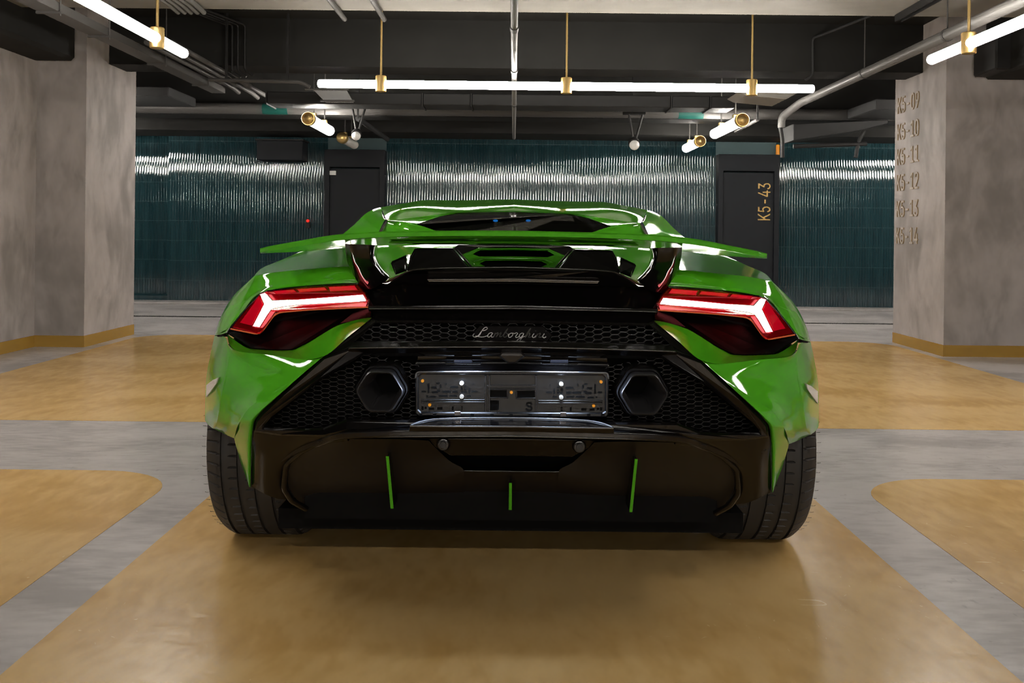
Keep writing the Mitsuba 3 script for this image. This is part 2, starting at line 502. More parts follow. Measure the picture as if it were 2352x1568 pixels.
zt, zh = at(815, 346, YW)[2], at(815, 389, YW)[2]
d1 = door(1, XD[0], XD[1], zt, zh, 'plain dark door in the far wall with a small white plate')
q = at(763, 397, YW - 0.16)
put('door_plate', box(q[0] - 0.055, q[0] + 0.055, YW - 0.166, YW - 0.16, q[2] - 0.03, q[2] + 0.03), 'm_white', d1, label='small white plate')
d2 = door(2, XD[2], XD[3], at(1710, 357, YW)[2], at(1710, 398, YW)[2], 'dark door in the far wall numbered K5-43 in gold')
m = text('K5-43', 0.175, 0.006)
w = m.bounds[1][0] - m.bounds[0][0]
q = at(1769, 508, YW - 0.17)
put('door_number', place(m, axes((0, 0, 1), (-1, 0, 0), (0, -1, 0), (q[0], YW - 0.16, q[2])) @ np.diag([0.53 / w, 1, 1, 1])), 'm_gold_letter', d2, label='gold lettering K5-43 turned sideways')

# ---------------------------------------------------------------- lamps
ZL = 2.22


def lamp(p0, p1, marks, label, name='tube_lamp', r=0.034, lit=True, group=None, ztop=ZC, rods=True, glow=1.0):
    """A tube lamp between two points, hung by brass collars and rods at the fractions marks."""
    k = thing(name, label, 'lamp', group)
    p0, p1 = np.asarray(p0, float), np.asarray(p1, float)
    d = (p1 - p0) / np.linalg.norm(p1 - p0)
    cuts = [0.0, *marks, 1.0]
    for a, b_ in zip(cuts, cuts[1:]):
        q0, q1 = p0 + (p1 - p0) * a, p0 + (p1 - p0) * b_
        c = 0.012
        pts = [q0, q0 + d * c * 0.5, q0 + d * c * 1.6, q1 - d * c * 1.6, q1 - d * c * 0.5, q1]
        put('tube', tube(pts, np.array([0.55, 0.88, 1, 1, 0.88, 0.55]) * r, 14), 'm_opal', k, 40, emit=tuple(LAMP * glow * t for t in TINT) if lit else None)
    for mk in marks or (0.15, 0.85):
        c = p0 + (p1 - p0) * mk
        put('collar', tube([c - [0, 0, r + 0.026], c - [0, 0, r + 0.02], c + [0, 0, r + 0.03], c + [0, 0, r + 0.036]], np.array([0.9, 1, 1, 0.9]) * (r + 0.010), 24), 'm_brass', k, 40)
        if rods:
            put('rod', cyl(c + [0, 0, r + 0.03], [c[0], c[1], ztop], 0.009, 10), 'm_brass', k, 50)
    return k


lamp((at(730, 187, 8.0)[0], 8.0, ZL), (at(1870, 199, 8.0)[0], 8.0, ZL), [(875 - 730) / 1140, (1301 - 730) / 1140, (1727 - 730) / 1140], 'long white tube lamp on three brass rods across the aisle above the car')
lamp((-2.235, 2.35, ZL), (-2.235, 6.72, ZL), [0.12, 0.5, 0.882], 'white tube lamp running overhead at the upper left corner with one brass collar')
lamp((2.775, 2.35, ZL), (2.775, 6.66, ZL), [0.12, 0.5, 0.87], 'white tube lamp running overhead at the upper right corner with one brass collar')


def short_lamp(x, y0, y1, z, label, lit=True):
    k = thing('short_lamp', label, 'lamp')
    r = 0.058
    put('tube', tube([(x, y0 + 0.05, z), (x, y1 - 0.04, z), (x, y1 - 0.01, z), (x, y1, z)], np.array([1, 1, 0.85, 0.5]) * r, 16), 'm_opal', k, 40, emit=tuple(LAMP * t for t in TINT) if lit else None)
    put('end_cap', tube([(x, y0 - 0.05, z), (x, y0 - 0.04, z), (x, y0 - 0.015, z), (x, y0 + 0.06, z)], np.array([0.35, 0.75, 1.0, 1.0]) * (r + 0.012), 20), 'm_brass', k, 40)
    for t in (0.22, 0.72):
        y = y0 + (y1 - y0) * t
        put('clip', box(x - 0.03, x + 0.03, y - 0.03, y + 0.03, z + r - 0.01, z + r + 0.035, 0.006), 'm_brass', k)
        put('rod', cyl((x, y, z + r + 0.03), (x, y, ZC), 0.008, 8), 'm_pipe', k, 50)


short_lamp(-2.16, 10.4, 11.65, 2.215, 'short lit tube lamp with brass end cap left above the car roof')
short_lamp(-2.16, 12.45, 13.45, 2.215, 'unlit short tube lamp behind the lit one on the left', False)
short_lamp(2.33, 10.2, 11.65, 2.225, 'larger of the two short lit tube lamps on the right above the wing')
short_lamp(2.31, 12.4, 13.45, 2.215, 'smaller farther one of the two short lit tube lamps on the right')
rest = 'white tube lamp hanging behind the viewer, outside the picture'
for y in (-0.9, -5.0):
    lamp((-1.6, y, ZL), (2.4, y, ZL), [], rest, group='tube lamps behind the viewer')
for y in (-9.2, -17.6):
    for x0, x1 in ((-4.0, -0.2), (0.7, 4.5)):
        lamp((x0, y, ZL), (x1, y, ZL), [], rest, group='tube lamps behind the viewer')
for x0, x1, y in ((-8.4, -4.15, 10.15), (-9.2, -5.2, 13.0), (4.15, 8.4, 10.15), (5.2, 9.2, 13.0)):
    lamp((x0, y, ZL), (x1, y, ZL), [], 'white tube lamp of the far aisle hidden from view behind a column', group='tube lamps behind the columns')


# ---------------------------------------------------------------- services under the ceiling
def pipe(name, pts, r, m, label, cat_='pipe', bendr=0.08, group=None, joints=()):
    k = thing(name, label, cat_, group)
    put('run', tube(bend(pts, bendr), r, 14), m, k, 50)
    return k


k = pipe('pipe', [(-0.01, 5.2, 2.31), (-0.01, 13.2, 2.31)], 0.022, 'm_pipe_lit', 'grey pipe running overhead along the middle of the picture')
for y in (6.2, 7.8, 9.8):
    put('coupling', cyl((-0.01, y - 0.05, 2.31), (-0.01, y + 0.05, 2.31), 0.028, 14), 'm_pipe', k, 50)
k = pipe('pipe', [(3.12, 4.0, 2.5), (3.12, 10.9, 2.5), (3.0, 11.2, 2.38), (3.0, 11.2, 2.26)], 0.043, 'm_pipe_lit', 'thick grey pipe slanting down the upper right with a bent end')
for y in (7.2, 8.9):
    put('hanger', cat(cyl((3.12, y, 2.5), (3.12, y, ZC), 0.006, 8), cyl((3.12, y - 0.015, 2.5), (3.12, y + 0.015, 2.5), 0.048, 16)), 'm_pipe', k, 50)
k = thing('cable_tray', 'long grey cable tray slanting down the upper left beside the tube lamp', 'cable tray')
put('tray', cat(box(-3.17, -3.03, 4.0, 10.4, 2.47, 2.485), box(-3.17, -3.16, 4.0, 10.4, 2.47, 2.53), box(-3.04, -3.03, 4.0, 10.4, 2.47, 2.53)), 'm_pipe', k)
for y in (6.6, 7.4, 8.6, 9.8):
    put('hanger', cat(cyl((-3.02, y, 2.44), (-3.02, y, ZC), 0.006, 8), box(-3.18, -3.01, y - 0.012, y + 0.012, 2.455, 2.47)), 'm_pipe', k)
for i, (x, y1, z) in enumerate(((-2.93, 10.3, 2.52), (-2.83, 10.7, 2.52), (-2.73, 11.0, 2.52))):
    k = pipe('conduit', [(x, 7.9, z), (x, y1, z), (x, y1 + 0.25, z - 0.02)], 0.022, 'm_pipe', ('conduit beside the cable tray, nearest to it', 'middle conduit of the three beside the cable tray', 'conduit of the three by the cable tray that reaches farthest')[i])
    put('coupling', cyl((x, y1 - 0.5 - 0.2 * i, z), (x, y1 - 0.38 - 0.2 * i, z), 0.03, 12), 'm_pipe', k, 50)
PY = 11.56
pz = at(1180, 256, PY)[2]
k = pipe('sprinkler_main', [(-7, PY, pz), (7, PY, pz)], 0.063, 'm_pipe', 'thick horizontal pipe with two teal bands behind the long lamp')
for u in (633, 1586):
    q = at(u, 256, PY)
    put('band', cyl((q[0] - 0.145, PY, pz), (q[0] + 0.145, PY, pz), 0.0645, 24), 'm_teal_tape', k, 50, label='teal band')
k = thing('air_duct', 'dark rectangular air duct along the beam behind the long lamp', 'duct')
za, zb = at(1180, 243, 10.2)[2], 2.465
xs = [-2.55, -0.95, -0.45, 1.6, 2.0, 2.26]
for a, b_ in zip(xs, xs[1:]):
    put('duct_section', box(a + 0.006, b_ - 0.006, 10.2, 10.6, za, zb, 0.008), 'm_duct', k)
    put('flange', box(a - 0.006, a + 0.006, 10.185, 10.6, za - 0.012, zb), 'm_duct', k)
# loose conduits bent down over the dark beam
for i, (u, top, bot) in enumerate(((520, 20, 175), (533, 25, 172), (546, 30, 170), (562, 36, 168))):
    a, c, e = at(u, 52, 9.17), at(u, bot - 8, 9.17), at(u + 20, bot + 6, 9.17)
    pipe('bent_conduit', [(a[0] - 0.35, 8.3, 2.97), (a[0], 9.17, 2.93), c, e], 0.011, 'm_pipe_dark', ('leftmost', 'second from the left', 'third from the left', 'rightmost')[i] + ' of four thin conduits bent over the upper left beam', 'conduit', 0.03, 'four bent conduits over the beam')
a, c = at(1867, 60, 9.17), at(1867, 172, 9.17)
pipe('bent_conduit', [(a[0] + 0.4, 8.4, 2.96), (a[0], 9.17, 2.86), c, at(1850, 184, 9.17)], 0.012, 'm_duct', 'thin conduit bent down over the dark beam right of the long lamp', 'conduit', 0.03)
for i, u in enumerate((757, 856)):
    q, e = at(u, 0, 7.3), at(u + 15, 34, 7.3)
    k = pipe('surface_conduit', [(q[0], 6.9, 2.73), (q[0], 7.95, 2.73)], 0.02, 'm_pipe', ('short pale conduit under the concrete beam, the left of two', 'short pale conduit under the concrete beam, right beside a lamp rod')[i], 'conduit')
k = thing('conduit_bundle', 'bundle of grey conduits under the concrete beam beside the left tube lamp', 'conduit')
for i in range(5):
    x = -2.62 + 0.05 * i
    put('conduit', tube([(x, 5.8, 2.735), (x, 7.5, 2.735), (x, 7.72, 2.72)], 0.019, 10), 'm_pipe_lit', k, 50)
k = thing('track', 'short dark cable track under the concrete beam at the upper right', 'cable track')
q = at(2125, 25, 7.2)
put('rail', cat(box(q[0] - 0.03, q[0] - 0.02, 6.6, 7.7, 2.70, 2.74), box(q[0] + 0.02, q[0] + 0.03, 6.6, 7.7, 2.70, 2.74), box(q[0] - 0.03, q[0] + 0.03, 6.6, 7.7, 2.735, 2.752)), 'm_pipe_dark', k)
# horizontal pipe left of the long lamp
k = pipe('pipe', [at(480, 183, 9.0), at(690, 188, 9.0), at(712, 200, 9.0)], 0.017, 'm_pipe', 'thin grey pipe level with the left end of the long lamp')
for u in (520, 660):
    q = at(u, 186, 9.0)
    put('hanger', box(q[0] - 0.01, q[0] + 0.01, 8.99, 9.01, q[2], ZC), 'm_pipe_dark', k)
# ceiling units beside the lamp
k = thing('ceiling_unit', 'pale slanted ceiling panel just below the left end of the long lamp', 'ceiling unit')
P0 = np.array([at(718, 205, 9.7), at(795, 205, 9.7), at(812, 235, 9.7), at(748, 235, 9.7)])
put('panel', slab(list(P0), 0.02, 0.003), 'm_panel', k)
put('bracket', slab([at(700, 203, 9.66), at(800, 204, 9.66), at(800, 207, 9.66), at(700, 206, 9.66)], 0.03), 'm_pipe', k)
put('bracket', slab([at(735, 229, 9.66), at(814, 229, 9.66), at(814, 233, 9.66), at(735, 233, 9.66)], 0.03), 'm_pipe', k)
k = thing('ceiling_tray', 'pale flat tray just below the right end of the long lamp', 'ceiling unit')
put('tray', slab([at(1696, 211, 9.2), at(1712, 219, 9.2), at(1805, 228, 9.2), at(1835, 212, 9.2)], 0.5, 0.004), 'm_concrete', k)
# cabinet and duct pieces high on the sides
put('duct_box', box(at(2005, 200, 10.6)[0], 5.2, 10.5, 11.4, at(2005, 254, 10.6)[2], 2.5, 0.01), 'm_duct', label='grey duct box left of the numbered column below the ceiling', cat='duct')
put('duct_box', box(-5.4, at(395, 200, 10.6)[0], 10.5, 11.4, at(395, 224, 10.6)[2], 2.55, 0.01), 'm_duct', label='grey duct box right of the left column below the ceiling', cat='duct')
k = thing('sloped_duct', 'dark sloping duct hood on brackets at the upper right before the tiles', 'duct')
q = [at(1822, 285, 11.3), at(1822, 322, 11.3), at(1975, 300, 11.3), at(2040, 283, 11.3), at(2040, 275, 11.3)]
put('hood', slab(q, 0.5, 0.006), 'm_duct', k)
q0, q1 = at(1822, 336, 11.2), at(1990, 330, 11.2)
put('crossbar', cyl(q0, q1, 0.026, 10), 'm_pipe_dark', k, 50)
put('arm', tube(bend([at(1790, 280, 11.2), at(1797, 318, 11.2), at(1797, 362, 11.2)], 0.06), 0.022, 10), 'm_pipe_dark', k, 50)
put('arm', tube(bend([at(1985, 300, 11.2), at(1972, 325, 11.2), at(1965, 362, 11.2)], 0.06), 0.022, 10), 'm_pipe_dark', k, 50)
k = pipe('diagonal_strut', [at(822, 272, 11.25), at(890, 320, 12.9)], 0.03, 'm_duct', 'dark strut slanting down behind the left short lamps', 'strut')
q = at(822, 272, 11.25)
put('hanger', box(q[0] - 0.01, q[0] + 0.01, 11.24, 11.26, q[2], ZC), 'm_pipe_dark', k)
k = pipe('diagonal_strut', [at(1740, 275, 10.9), at(1690, 302, 12.2)], 0.02, 'm_pipe', 'grey strut slanting behind the larger right short lamp', 'strut')
q = at(1740, 275, 10.9)
put('hanger', box(q[0] - 0.01, q[0] + 0.01, 10.89, 10.91, q[2], ZC), 'm_pipe_dark', k)
put('orange_beacon', box(*(lambda a: (a[0] - 0.024, a[0] + 0.024, YW - 0.06, YW - 0.005, a[2] - 0.09, a[2] + 0.09))(at(1787, 346, YW - 0.05)), 0.01), 'm_orange', label='small upright orange marker above the right corner of the numbered door', cat='marker')


def globe(u, v, Y, r, label):
    k = thing('dome_camera', label, 'camera')
    c = at(u, v, Y)
    m = trimesh.creation.icosphere(3, r)
    m.apply_translation(c)
    put('dome', m, 'm_white', k, True)
    put('housing', tube([c + [0, 0.0, 0.01], c + [0, r * 0.7, 0.03], c + [0, r * 2.2, 0.06]], np.array([1.12, 1.15, 0.8]) * r, 18), 'm_pipe_dark', k, 50)
    put('stem', cat(cyl(c + [0, r, r * 0.5], c + [-0.06, r, 0.36], 0.012, 8), cyl(c + [0.01, r, r * 0.5], c + [0.1, r, 0.36], 0.012, 8), box(c[0] - 0.12, c[0] + 0.12, c[1], c[1] + 0.1, c[2] + 0.34, c[2] + 0.38), box(c[0] - 0.02, c[0] + 0.02, c[1] + 0.03, c[1] + 0.07, c[2] + 0.38, ZC)), 'm_pipe_dark', k)


globe(1457, 333, 10.9, 0.055, 'white round ceiling camera on a dark bracket right of the picture centre')
globe(818, 312, 11.0, 0.05, 'white round ceiling camera behind the left short lamps')
k = thing('alarm_button', 'tiny dark call point with a red knob on the tiles by the left door', 'alarm button')
q = at(708, 514, YW - 0.03)
put('case', box(q[0] - 0.03, q[0] + 0.03, YW - 0.07, YW - 0.01, q[2] - 0.06, q[2] + 0.03, 0.006), 'm_pipe_dark', k)
q = at(707, 507, YW - 0.07)
m = trimesh.creation.icosphere(2, 0.024)
m.apply_translation((q[0], YW - 0.075, q[2]))
put('knob', m, 'm_red_knob', k, True, emit=(0.2, 0.006, 0.004), label='red knob')
k = thing('wall_cabinet', 'dark box hung high on the tiles left of the left door', 'cabinet')
a, c = at(590, 322, YW - 0.4), at(694, 368, YW - 0.4)
put('case', box(a[0], c[0], YW - 0.4, YW - 0.02, c[2], a[2], 0.008), 'm_door', k)
put('shelf', box(a[0] - 0.02, c[0] + 0.02, YW - 0.42, YW - 0.02, a[2], a[2] + 0.02), 'm_pipe_dark', k)


# ================================================================ the car
car = thing('car', 'bright green low sports car with a big rear wing and lit red tail lights', 'car')
C = ctr
AX, WR = 3.42, 0.345                                          # rear axle's distance, tyre radius


def W(x, y, z):
    return np.array([x, y, z], float)


# --- green skin: haunches, sides, roof
haunch = patch([
    [(585, 634, 3.10), (620, 607, 3.55), (690, 578, 4.05), (745, 556, 4.5), (783, 541, 4.9)],
    [(640, 624, 3.02), (668, 601, 3.52), (720, 575, 4.12), (772, 555, 4.6), (800, 541, 4.9)],
    [(720, 617, 2.97), (745, 592, 3.50), (785, 567, 4.18), (815, 553, 4.6), (830, 541, 4.8)],
    [(800, 612, 2.945), (812, 587, 3.50), (830, 566, 4.15), (848, 552, 4.5), (858, 541, 4.6)],
    [(868, 640, 2.98), (866, 607, 3.52), (856, 571, 3.80), (862, 552, 4.0), (868, 541, 4.10)]], 30, 40)
band = patch([
    [(868, 640, 2.98), (800, 612, 2.945), (720, 617, 2.97), (640, 624, 3.02), (598, 631, 3.07), (585, 634, 3.10)],
    [(868, 643, 2.975), (806, 622, 2.93), (720, 628, 2.95), (640, 636, 2.99), (588, 645, 3.045), (566, 650, 3.14)],
    [(868, 646, 2.97), (812, 634, 2.92), (715, 641, 2.935), (628, 652, 2.965), (566, 675, 3.02), (534, 682, 3.22)],
    [(868, 649, 2.97), (818, 643, 2.915), (705, 650, 2.925), (612, 663, 2.945), (548, 705, 2.98), (513, 716, 3.25)],
    [(868, 652, 2.97), (822, 649, 2.915), (695, 656, 2.925), (598, 672, 2.935), (527, 752, 2.93), (496, 762, 3.25)]], 36, 36)
corner = patch([
    [(598, 672, 2.935), (566, 690, 2.975), (534, 700, 3.03), (520, 703, 3.25)],
    [(563, 708, 2.93), (545, 722, 2.965), (515, 730, 3.03), (506, 733, 3.25)],
    [(527, 752, 2.92), (518, 758, 2.945), (502, 762, 3.03), (496, 763, 3.25)],
    [(519, 764, 2.915), (514, 766, 2.94), (501, 769, 3.03), (493, 770, 3.25)]], 16, 16)
# upper side running forward from the silhouette, above the wheel arches
sil = [(585, 634, 3.10), (566, 650, 3.14), (534, 682, 3.22), (513, 716, 3.25), (496, 762, 3.25)]
side_cols = [[at(*p) for p in sil],
             [at(620, 607, 3.55), W(-0.895, 3.55, 0.862), W(-0.935, 3.52, 0.81), W(-0.965, 3.50, 0.75), W(-0.978, 3.48, 0.69)],
             [at(690, 578, 4.05), W(-0.880, 4.0, 0.895), W(-0.905, 3.85, 0.83), W(-0.935, 3.85, 0.75), W(-0.95, 3.85, 0.66)],
             [at(745, 556, 4.5), W(-0.865, 4.5, 0.92), W(-0.88, 4.45, 0.82), W(-0.90, 4.4, 0.70), W(-0.92, 4.4, 0.45)],
             [W(-0.82, 5.2, 0.90), W(-0.86, 5.2, 0.84), W(-0.90, 5.2, 0.74), W(-0.92, 5.2, 0.6), W(-0.93, 5.2, 0.30)],
             [W(-0.80, 6.0, 0.80), W(-0.88, 6.0, 0.78), W(-0.94, 6.0, 0.73), W(-0.955, 6.0, 0.69), W(-0.96, 6.0, 0.66)],
             [W(-0.66, 6.7, 0.66), W(-0.76, 6.7, 0.65), W(-0.86, 6.6, 0.62), W(-0.90, 6.55, 0.56), W(-0.92, 6.5, 0.42)],
             [W(-0.50, 7.1, 0.46), W(-0.60, 7.08, 0.45), W(-0.70, 7.02, 0.43), W(-0.76, 6.98, 0.36), W(-0.80, 6.9, 0.2)]]
side = patch(side_cols, 20, 60)
hood = patch([[W(0, 5.9, 0.86), W(-0.4, 5.85, 0.86), W(-0.80, 6.0, 0.80)], [W(0, 6.5, 0.76), W(-0.36, 6.5, 0.75), W(-0.70, 6.6, 0.68)], [W(0, 7.16, 0.45), W(-0.28, 7.14, 0.45), W(-0.50, 7.1, 0.46)], [W(0, 7.12, 0.14), W(-0.4, 7.08, 0.14), W(-0.80, 6.9, 0.2)]], 14, 20)
put('body', both(cat(haunch, band, corner, side, hood)), 'm_paint', car, 35, label='bright green painted rear quarters and sides')

roof = patch([
    [W(0, 6.15, 0.86), W(-0.3, 6.1, 0.86), W(-0.52, 6.05, 0.855), W(-0.68, 5.95, 0.85), W(-0.76, 5.85, 0.84)],
    [W(0, 5.45, 1.135), W(-0.22, 5.43, 1.135), W(-0.42, 5.38, 1.125), W(-0.54, 5.3, 1.095), W(-0.62, 5.2, 1.05)],
    [C(458, 5.0), (1060, 460.0, 5.0), (985, 459.5, 4.96), (930, 467, 4.86), (877, 476, 4.78)],
    [C(464, 4.70), (1055, 467, 4.70), (985, 466, 4.67), (931, 471, 4.60), (878, 483, 4.56)],
    [C(470.5, 4.50), (1050, 474, 4.50), (985, 473, 4.48), (932, 477, 4.41), (881, 491, 4.37)],
    [C(484, 4.36), (1080, 485, 4.34), (1010, 491.5, 4.28), (945, 500.5, 4.2), (889, 506, 4.13)]], 40, 50)
roof_under = patch([
    [(889, 506, 4.13), (945, 500.5, 4.2), (1010, 491.5, 4.28), (1080, 485, 4.34), C(484, 4.36)],
    [(925, 509, 4.12), (955, 507, 4.17), (1010, 494, 4.29), (1080, 486, 4.35), C(485.2, 4.37)],
    [(957, 515, 4.07), (974, 509, 4.12), (1012, 497, 4.26), (1080, 487.5, 4.345), C(486.5, 4.365)]], 30, 10)
put('roof', both(cat(roof, roof_under)), 'm_paint', car, 30, label='green roof panel')
quarter = patch([
    [(877, 476, 4.78), (878, 487, 4.6), (883, 502, 4.33)],
    [(845, 487, 4.77), (862, 495, 4.56), (884, 505, 4.28)],
    [(812, 517, 4.71), (840, 516, 4.5), (876, 520, 4.23)],
    [(783, 541, 4.65), (825, 540, 4.43), (866, 541, 4.13)]], 20, 20)
put('quarter_panel', quarter, 'm_paint', car, 30)
put('quarter_panel', mirror(quarter), 'm_paint', car, 30)
for f_ in (lambda m: m, mirror):
    seam = patch([[(877, 487, 4.55), (881, 487, 4.56)], [(882, 502.5, 4.31), (887, 501.5, 4.30)], [(888, 505, 4.25), (893, 503.5, 4.25)], [(864, 541, 4.11), (871, 541, 4.085)]], 3, 16)
    put('panel_gap', f_(seam), 'm_gloss_black', car, label='black seam')
butt = patch([
    [(891, 503, 4.25), (903, 505.5, 4.16), (930, 510, 4.11), (957, 515, 4.07)],
    [(881, 520, 4.2), (912, 520, 4.12), (948, 523, 4.07), (990, 526, 4.06)],
    [(869, 541, 4.10), (915, 541, 4.06), (968, 541, 4.03), (1022, 541, 4.02)],
    [(856, 571, 3.80), (900, 568, 3.79), (950, 566, 3.77), (1000, 564, 3.76)],
    [(866, 607, 3.52), (890, 607, 3.50), (915, 606, 3.47), (940, 604, 3.43)],
    [(868, 646, 3.18), (886, 642, 3.27), (908, 634, 3.30), (932, 625, 3.29)]], 24, 40)
deck = patch([
    [(1022, 541, 4.02), (1100, 541, 4.02), C(541, 4.02)],
    [(1000, 564, 3.76), (1090, 562, 3.76), C(562, 3.76)],
    [(940, 604, 3.43), (1050, 600, 3.43), C(600, 3.43)],
    [(932, 625, 3.24), (1050, 618, 3.24), C(617, 3.24)]], 16, 24)
put('engine_deck', both(cat(butt, deck)), 'm_paint', car, 30, label='green flying buttresses and engine deck')

# --- rear window and what shows through it
win = full([C(487, 4.345), (1050, 488.5, 4.33), (1010, 497, 4.25), (974, 509, 4.12), (958, 515.5, 4.075), (992, 527, 4.075), (1022, 541, 4.03), C(541, 4.03)])
put('rear_window', slab(win, 0.004), 'm_glass', car, label='dark rear window glass')
put('cabin_wall', slab([W(-0.62, 5.2, 0.85), W(-0.62, 5.2, 1.02), W(-0.35, 5.2, 1.12), W(0.35, 5.2, 1.12), W(0.62, 5.2, 1.02), W(0.62, 5.2, 0.85)], 0.05), 'm_void', car)
put('cabin_bulkhead', slab([at(1000, 546, 4.5), at(960, 512, 4.5), at(1080, 512, 4.5), at(1270, 514, 4.5), at(1400, 515, 4.5), at(1350, 546, 4.5)], 0.03), 'm_pipe_dark', car)
put('cabin_mirror', slab([at(1126, 522, 4.3), at(1140, 517, 4.3), at(1205, 517, 4.3), at(1219, 522, 4.3), at(1217, 536, 4.3), at(1128, 536, 4.3)], 0.03, 0.006), 'm_gloss_black', car)
for u in (1138, 1213.5):  # reflections of a dome light, made as small glowing dots
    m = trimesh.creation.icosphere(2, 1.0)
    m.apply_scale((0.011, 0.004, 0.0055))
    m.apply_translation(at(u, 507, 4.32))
    put('cabin_glint', m, 'm_void', car, True, emit=(0.08, 0.8, 2.6), label='small blue-white reflection of a dome light made as a glowing dot')

# --- rear wing
def wing_section(u, vte, vle, yte, yle, th):
    te, le = at(u, vte, yte), at(u, vle, yle)
    if u is not None and abs(u - 1180) < 1e-6:
        te[0] = le[0] = 0.0
    d = le - te
    up = np.array([0, 0, 1.0])
    out = []
    for t, h in ((0, 0.0), (0.02, 0.35), (0.2, 0.55), (0.55, 0.75), (0.85, 0.6), (1.0, 0.1), (1.0, -0.35), (0.985, -0.55), (0.7, -0.75), (0.35, -0.75), (0.06, -0.85), (0.0, -0.8)):
        out.append(te + d * t + up * h * th)
    return np.array(out)


secs = [wing_section(*a) for a in (
    (597.5, 573, 577.5, 2.76, 2.88, 0.009), (608, 570.5, 577, 2.74, 2.96, 0.011), (680, 557.5, 573, 2.71, 3.0, 0.013), (780, 541.5, 564.5, 2.68, 3.0, 0.014), (865, 535.5, 559, 2.67, 3.0, 0.014), (1000, 533.2, 555, 2.66, 3.0, 0.013), (1180, 533, 554, 2.66, 3.0, 0.013))]
g = PchipInterpolator([s[:, 0].mean() for s in secs], np.array(secs), axis=0)(np.linspace(secs[0][:, 0].mean(), 0, 60))
a_, b_ = g.shape[:2]
i, j = np.meshgrid(np.arange(a_ - 1), np.arange(b_), indexing='ij')
q = np.stack([i * b_ + j, i * b_ + (j + 1) % b_, (i + 1) * b_ + (j + 1) % b_, (i + 1) * b_ + j], -1).reshape(-1, 4)
wf = np.vstack([q[:, [0, 1, 2]], q[:, [0, 2, 3]], [[0, k + 1, k] for k in range(1, b_ - 1)]])
blade = trimesh.Trimesh(g.reshape(-1, 3), wf, process=False)
wing = put('rear_wing', both(blade), 'm_paint', car, 14, label='wide green rear wing')
flap = patch([[(905, 551, 2.80), (1000, 551, 2.80), (1090, 552, 2.80), C(552, 2.80)], [(893, 557, 2.79), (1000, 557, 2.79), (1090, 557, 2.79), C(557, 2.79)], [(912, 561, 2.86), (1000, 561, 2.86), (1090, 561.5, 2.86), C(562, 2.86)]], 20, 10)
put('lower_lip', both(flap), 'm_paint', wing, 30)
strut = patch([
    [(793, 560, 2.80), (815, 561, 2.765), (845, 562, 2.765), (863, 563, 2.80), (868, 563, 3.0)],
    [(794, 580, 2.82), (818, 582, 2.775), (848, 582, 2.775), (860, 583, 2.82), (865, 583, 3.0)],
    [(797, 598, 2.84), (822, 602, 2.79), (854, 603, 2.79), (866, 604, 2.84), (871, 603, 3.0)],
    [(807, 622, 2.86), (832, 622, 2.81), (868, 622, 2.81), (881, 624, 2.86), (884, 622, 3.0)],
    [(818, 642, 2.875), (842, 645, 2.83), (878, 638, 2.83), (893, 637, 2.87), (894, 634, 3.0)],
    [(833, 664, 2.89), (852, 664, 2.85), (872, 654, 2.85), (886, 646, 2.89), (890, 640, 3.0)]], 26, 36)
strut_out = patch([[(793, 560, 2.80), (796, 560, 3.0)], [(794, 580, 2.82), (797, 580, 3.0)], [(797, 598, 2.84), (800, 597, 3.0)], [(807, 622, 2.86), (810, 618, 3.0)], [(818, 642, 2.875), (820, 640, 3.0)], [(833, 664, 2.89), (836, 660, 3.0)]], 6, 36)
for f_ in (lambda m: m, mirror):
    put('wing_strut', f_(cat(strut, strut_out)), 'm_gloss_black', car, 40, label='glossy black wing strut')

# --- engine cover: black blocks and the green louvre frames
for f_ in (lambda m: m, mirror):
    put('engine_cover', f_(slab([(934.6, 624, 2.94), (941, 590, 3.01), (951.7, 571.5, 3.055), (957, 570, 3.06), (1036, 570, 3.06), (1041, 572, 3.055), (1078, 614, 2.945)], 0.12, 0.006)), 'm_gloss_black', car, label='glossy black engine cover block')
    put('engine_cover', f_(slab([(897, 604.5, 2.985), (900, 600, 2.99), (932, 585.5, 3.02), (936, 621, 2.93), (908, 631, 2.93)], 0.12, 0.006)), 'm_gloss_black', car, label='small black outer block')
    put('cover_trim', f_(slab([(1044, 572, 3.04), (1050, 572, 3.04), (1087, 614, 2.935), (1081, 614, 2.935)], 0.04, 0.002)), 'm_gloss_black', car)
put('louvre_hood', slab(full([C(561, 3.12), (1052, 562, 3.12), (1042, 570, 3.10), (1060, 586, 3.04), (1098, 568, 3.09), C(567, 3.09)]), 0.05, 0.001), 'm_gloss_black', car, label='dark hood over the louvres')
lou = full([C(569, 3.06), (1097, 570, 3.06), (1056, 586.5, 3.015), (1086, 622, 2.92), C(622, 2.92)])
s1 = full([C(574.5, 3.046), (1102, 575, 3.046), (1085, 583.5, 3.022), (1100, 589, 3.008), C(589, 3.008)])
s2 = full([C(598, 2.985), (1116, 598.5, 2.985), (1101, 605, 2.966), (1116, 613, 2.944), C(613, 2.944)])
put('louvre_frame', slab(lou, 0.03, 0.003, [s1, s2]), 'm_paint', car, label='green frame with two louvre slots')
put('louvre_lip', slab(full([C(590, 2.99), (1108, 590.5, 2.99), (1085, 599.5, 2.975), (1090, 603, 2.968), (1112, 595.5, 2.98), C(595, 2.98)]), 0.03, 0.002), 'm_paint', car)
put('louvre_void', slab(full([C(566, 3.15), (1060, 570, 3.15), (1080, 620, 3.02), C(620, 3.02)]), 0.01), 'm_void', car)

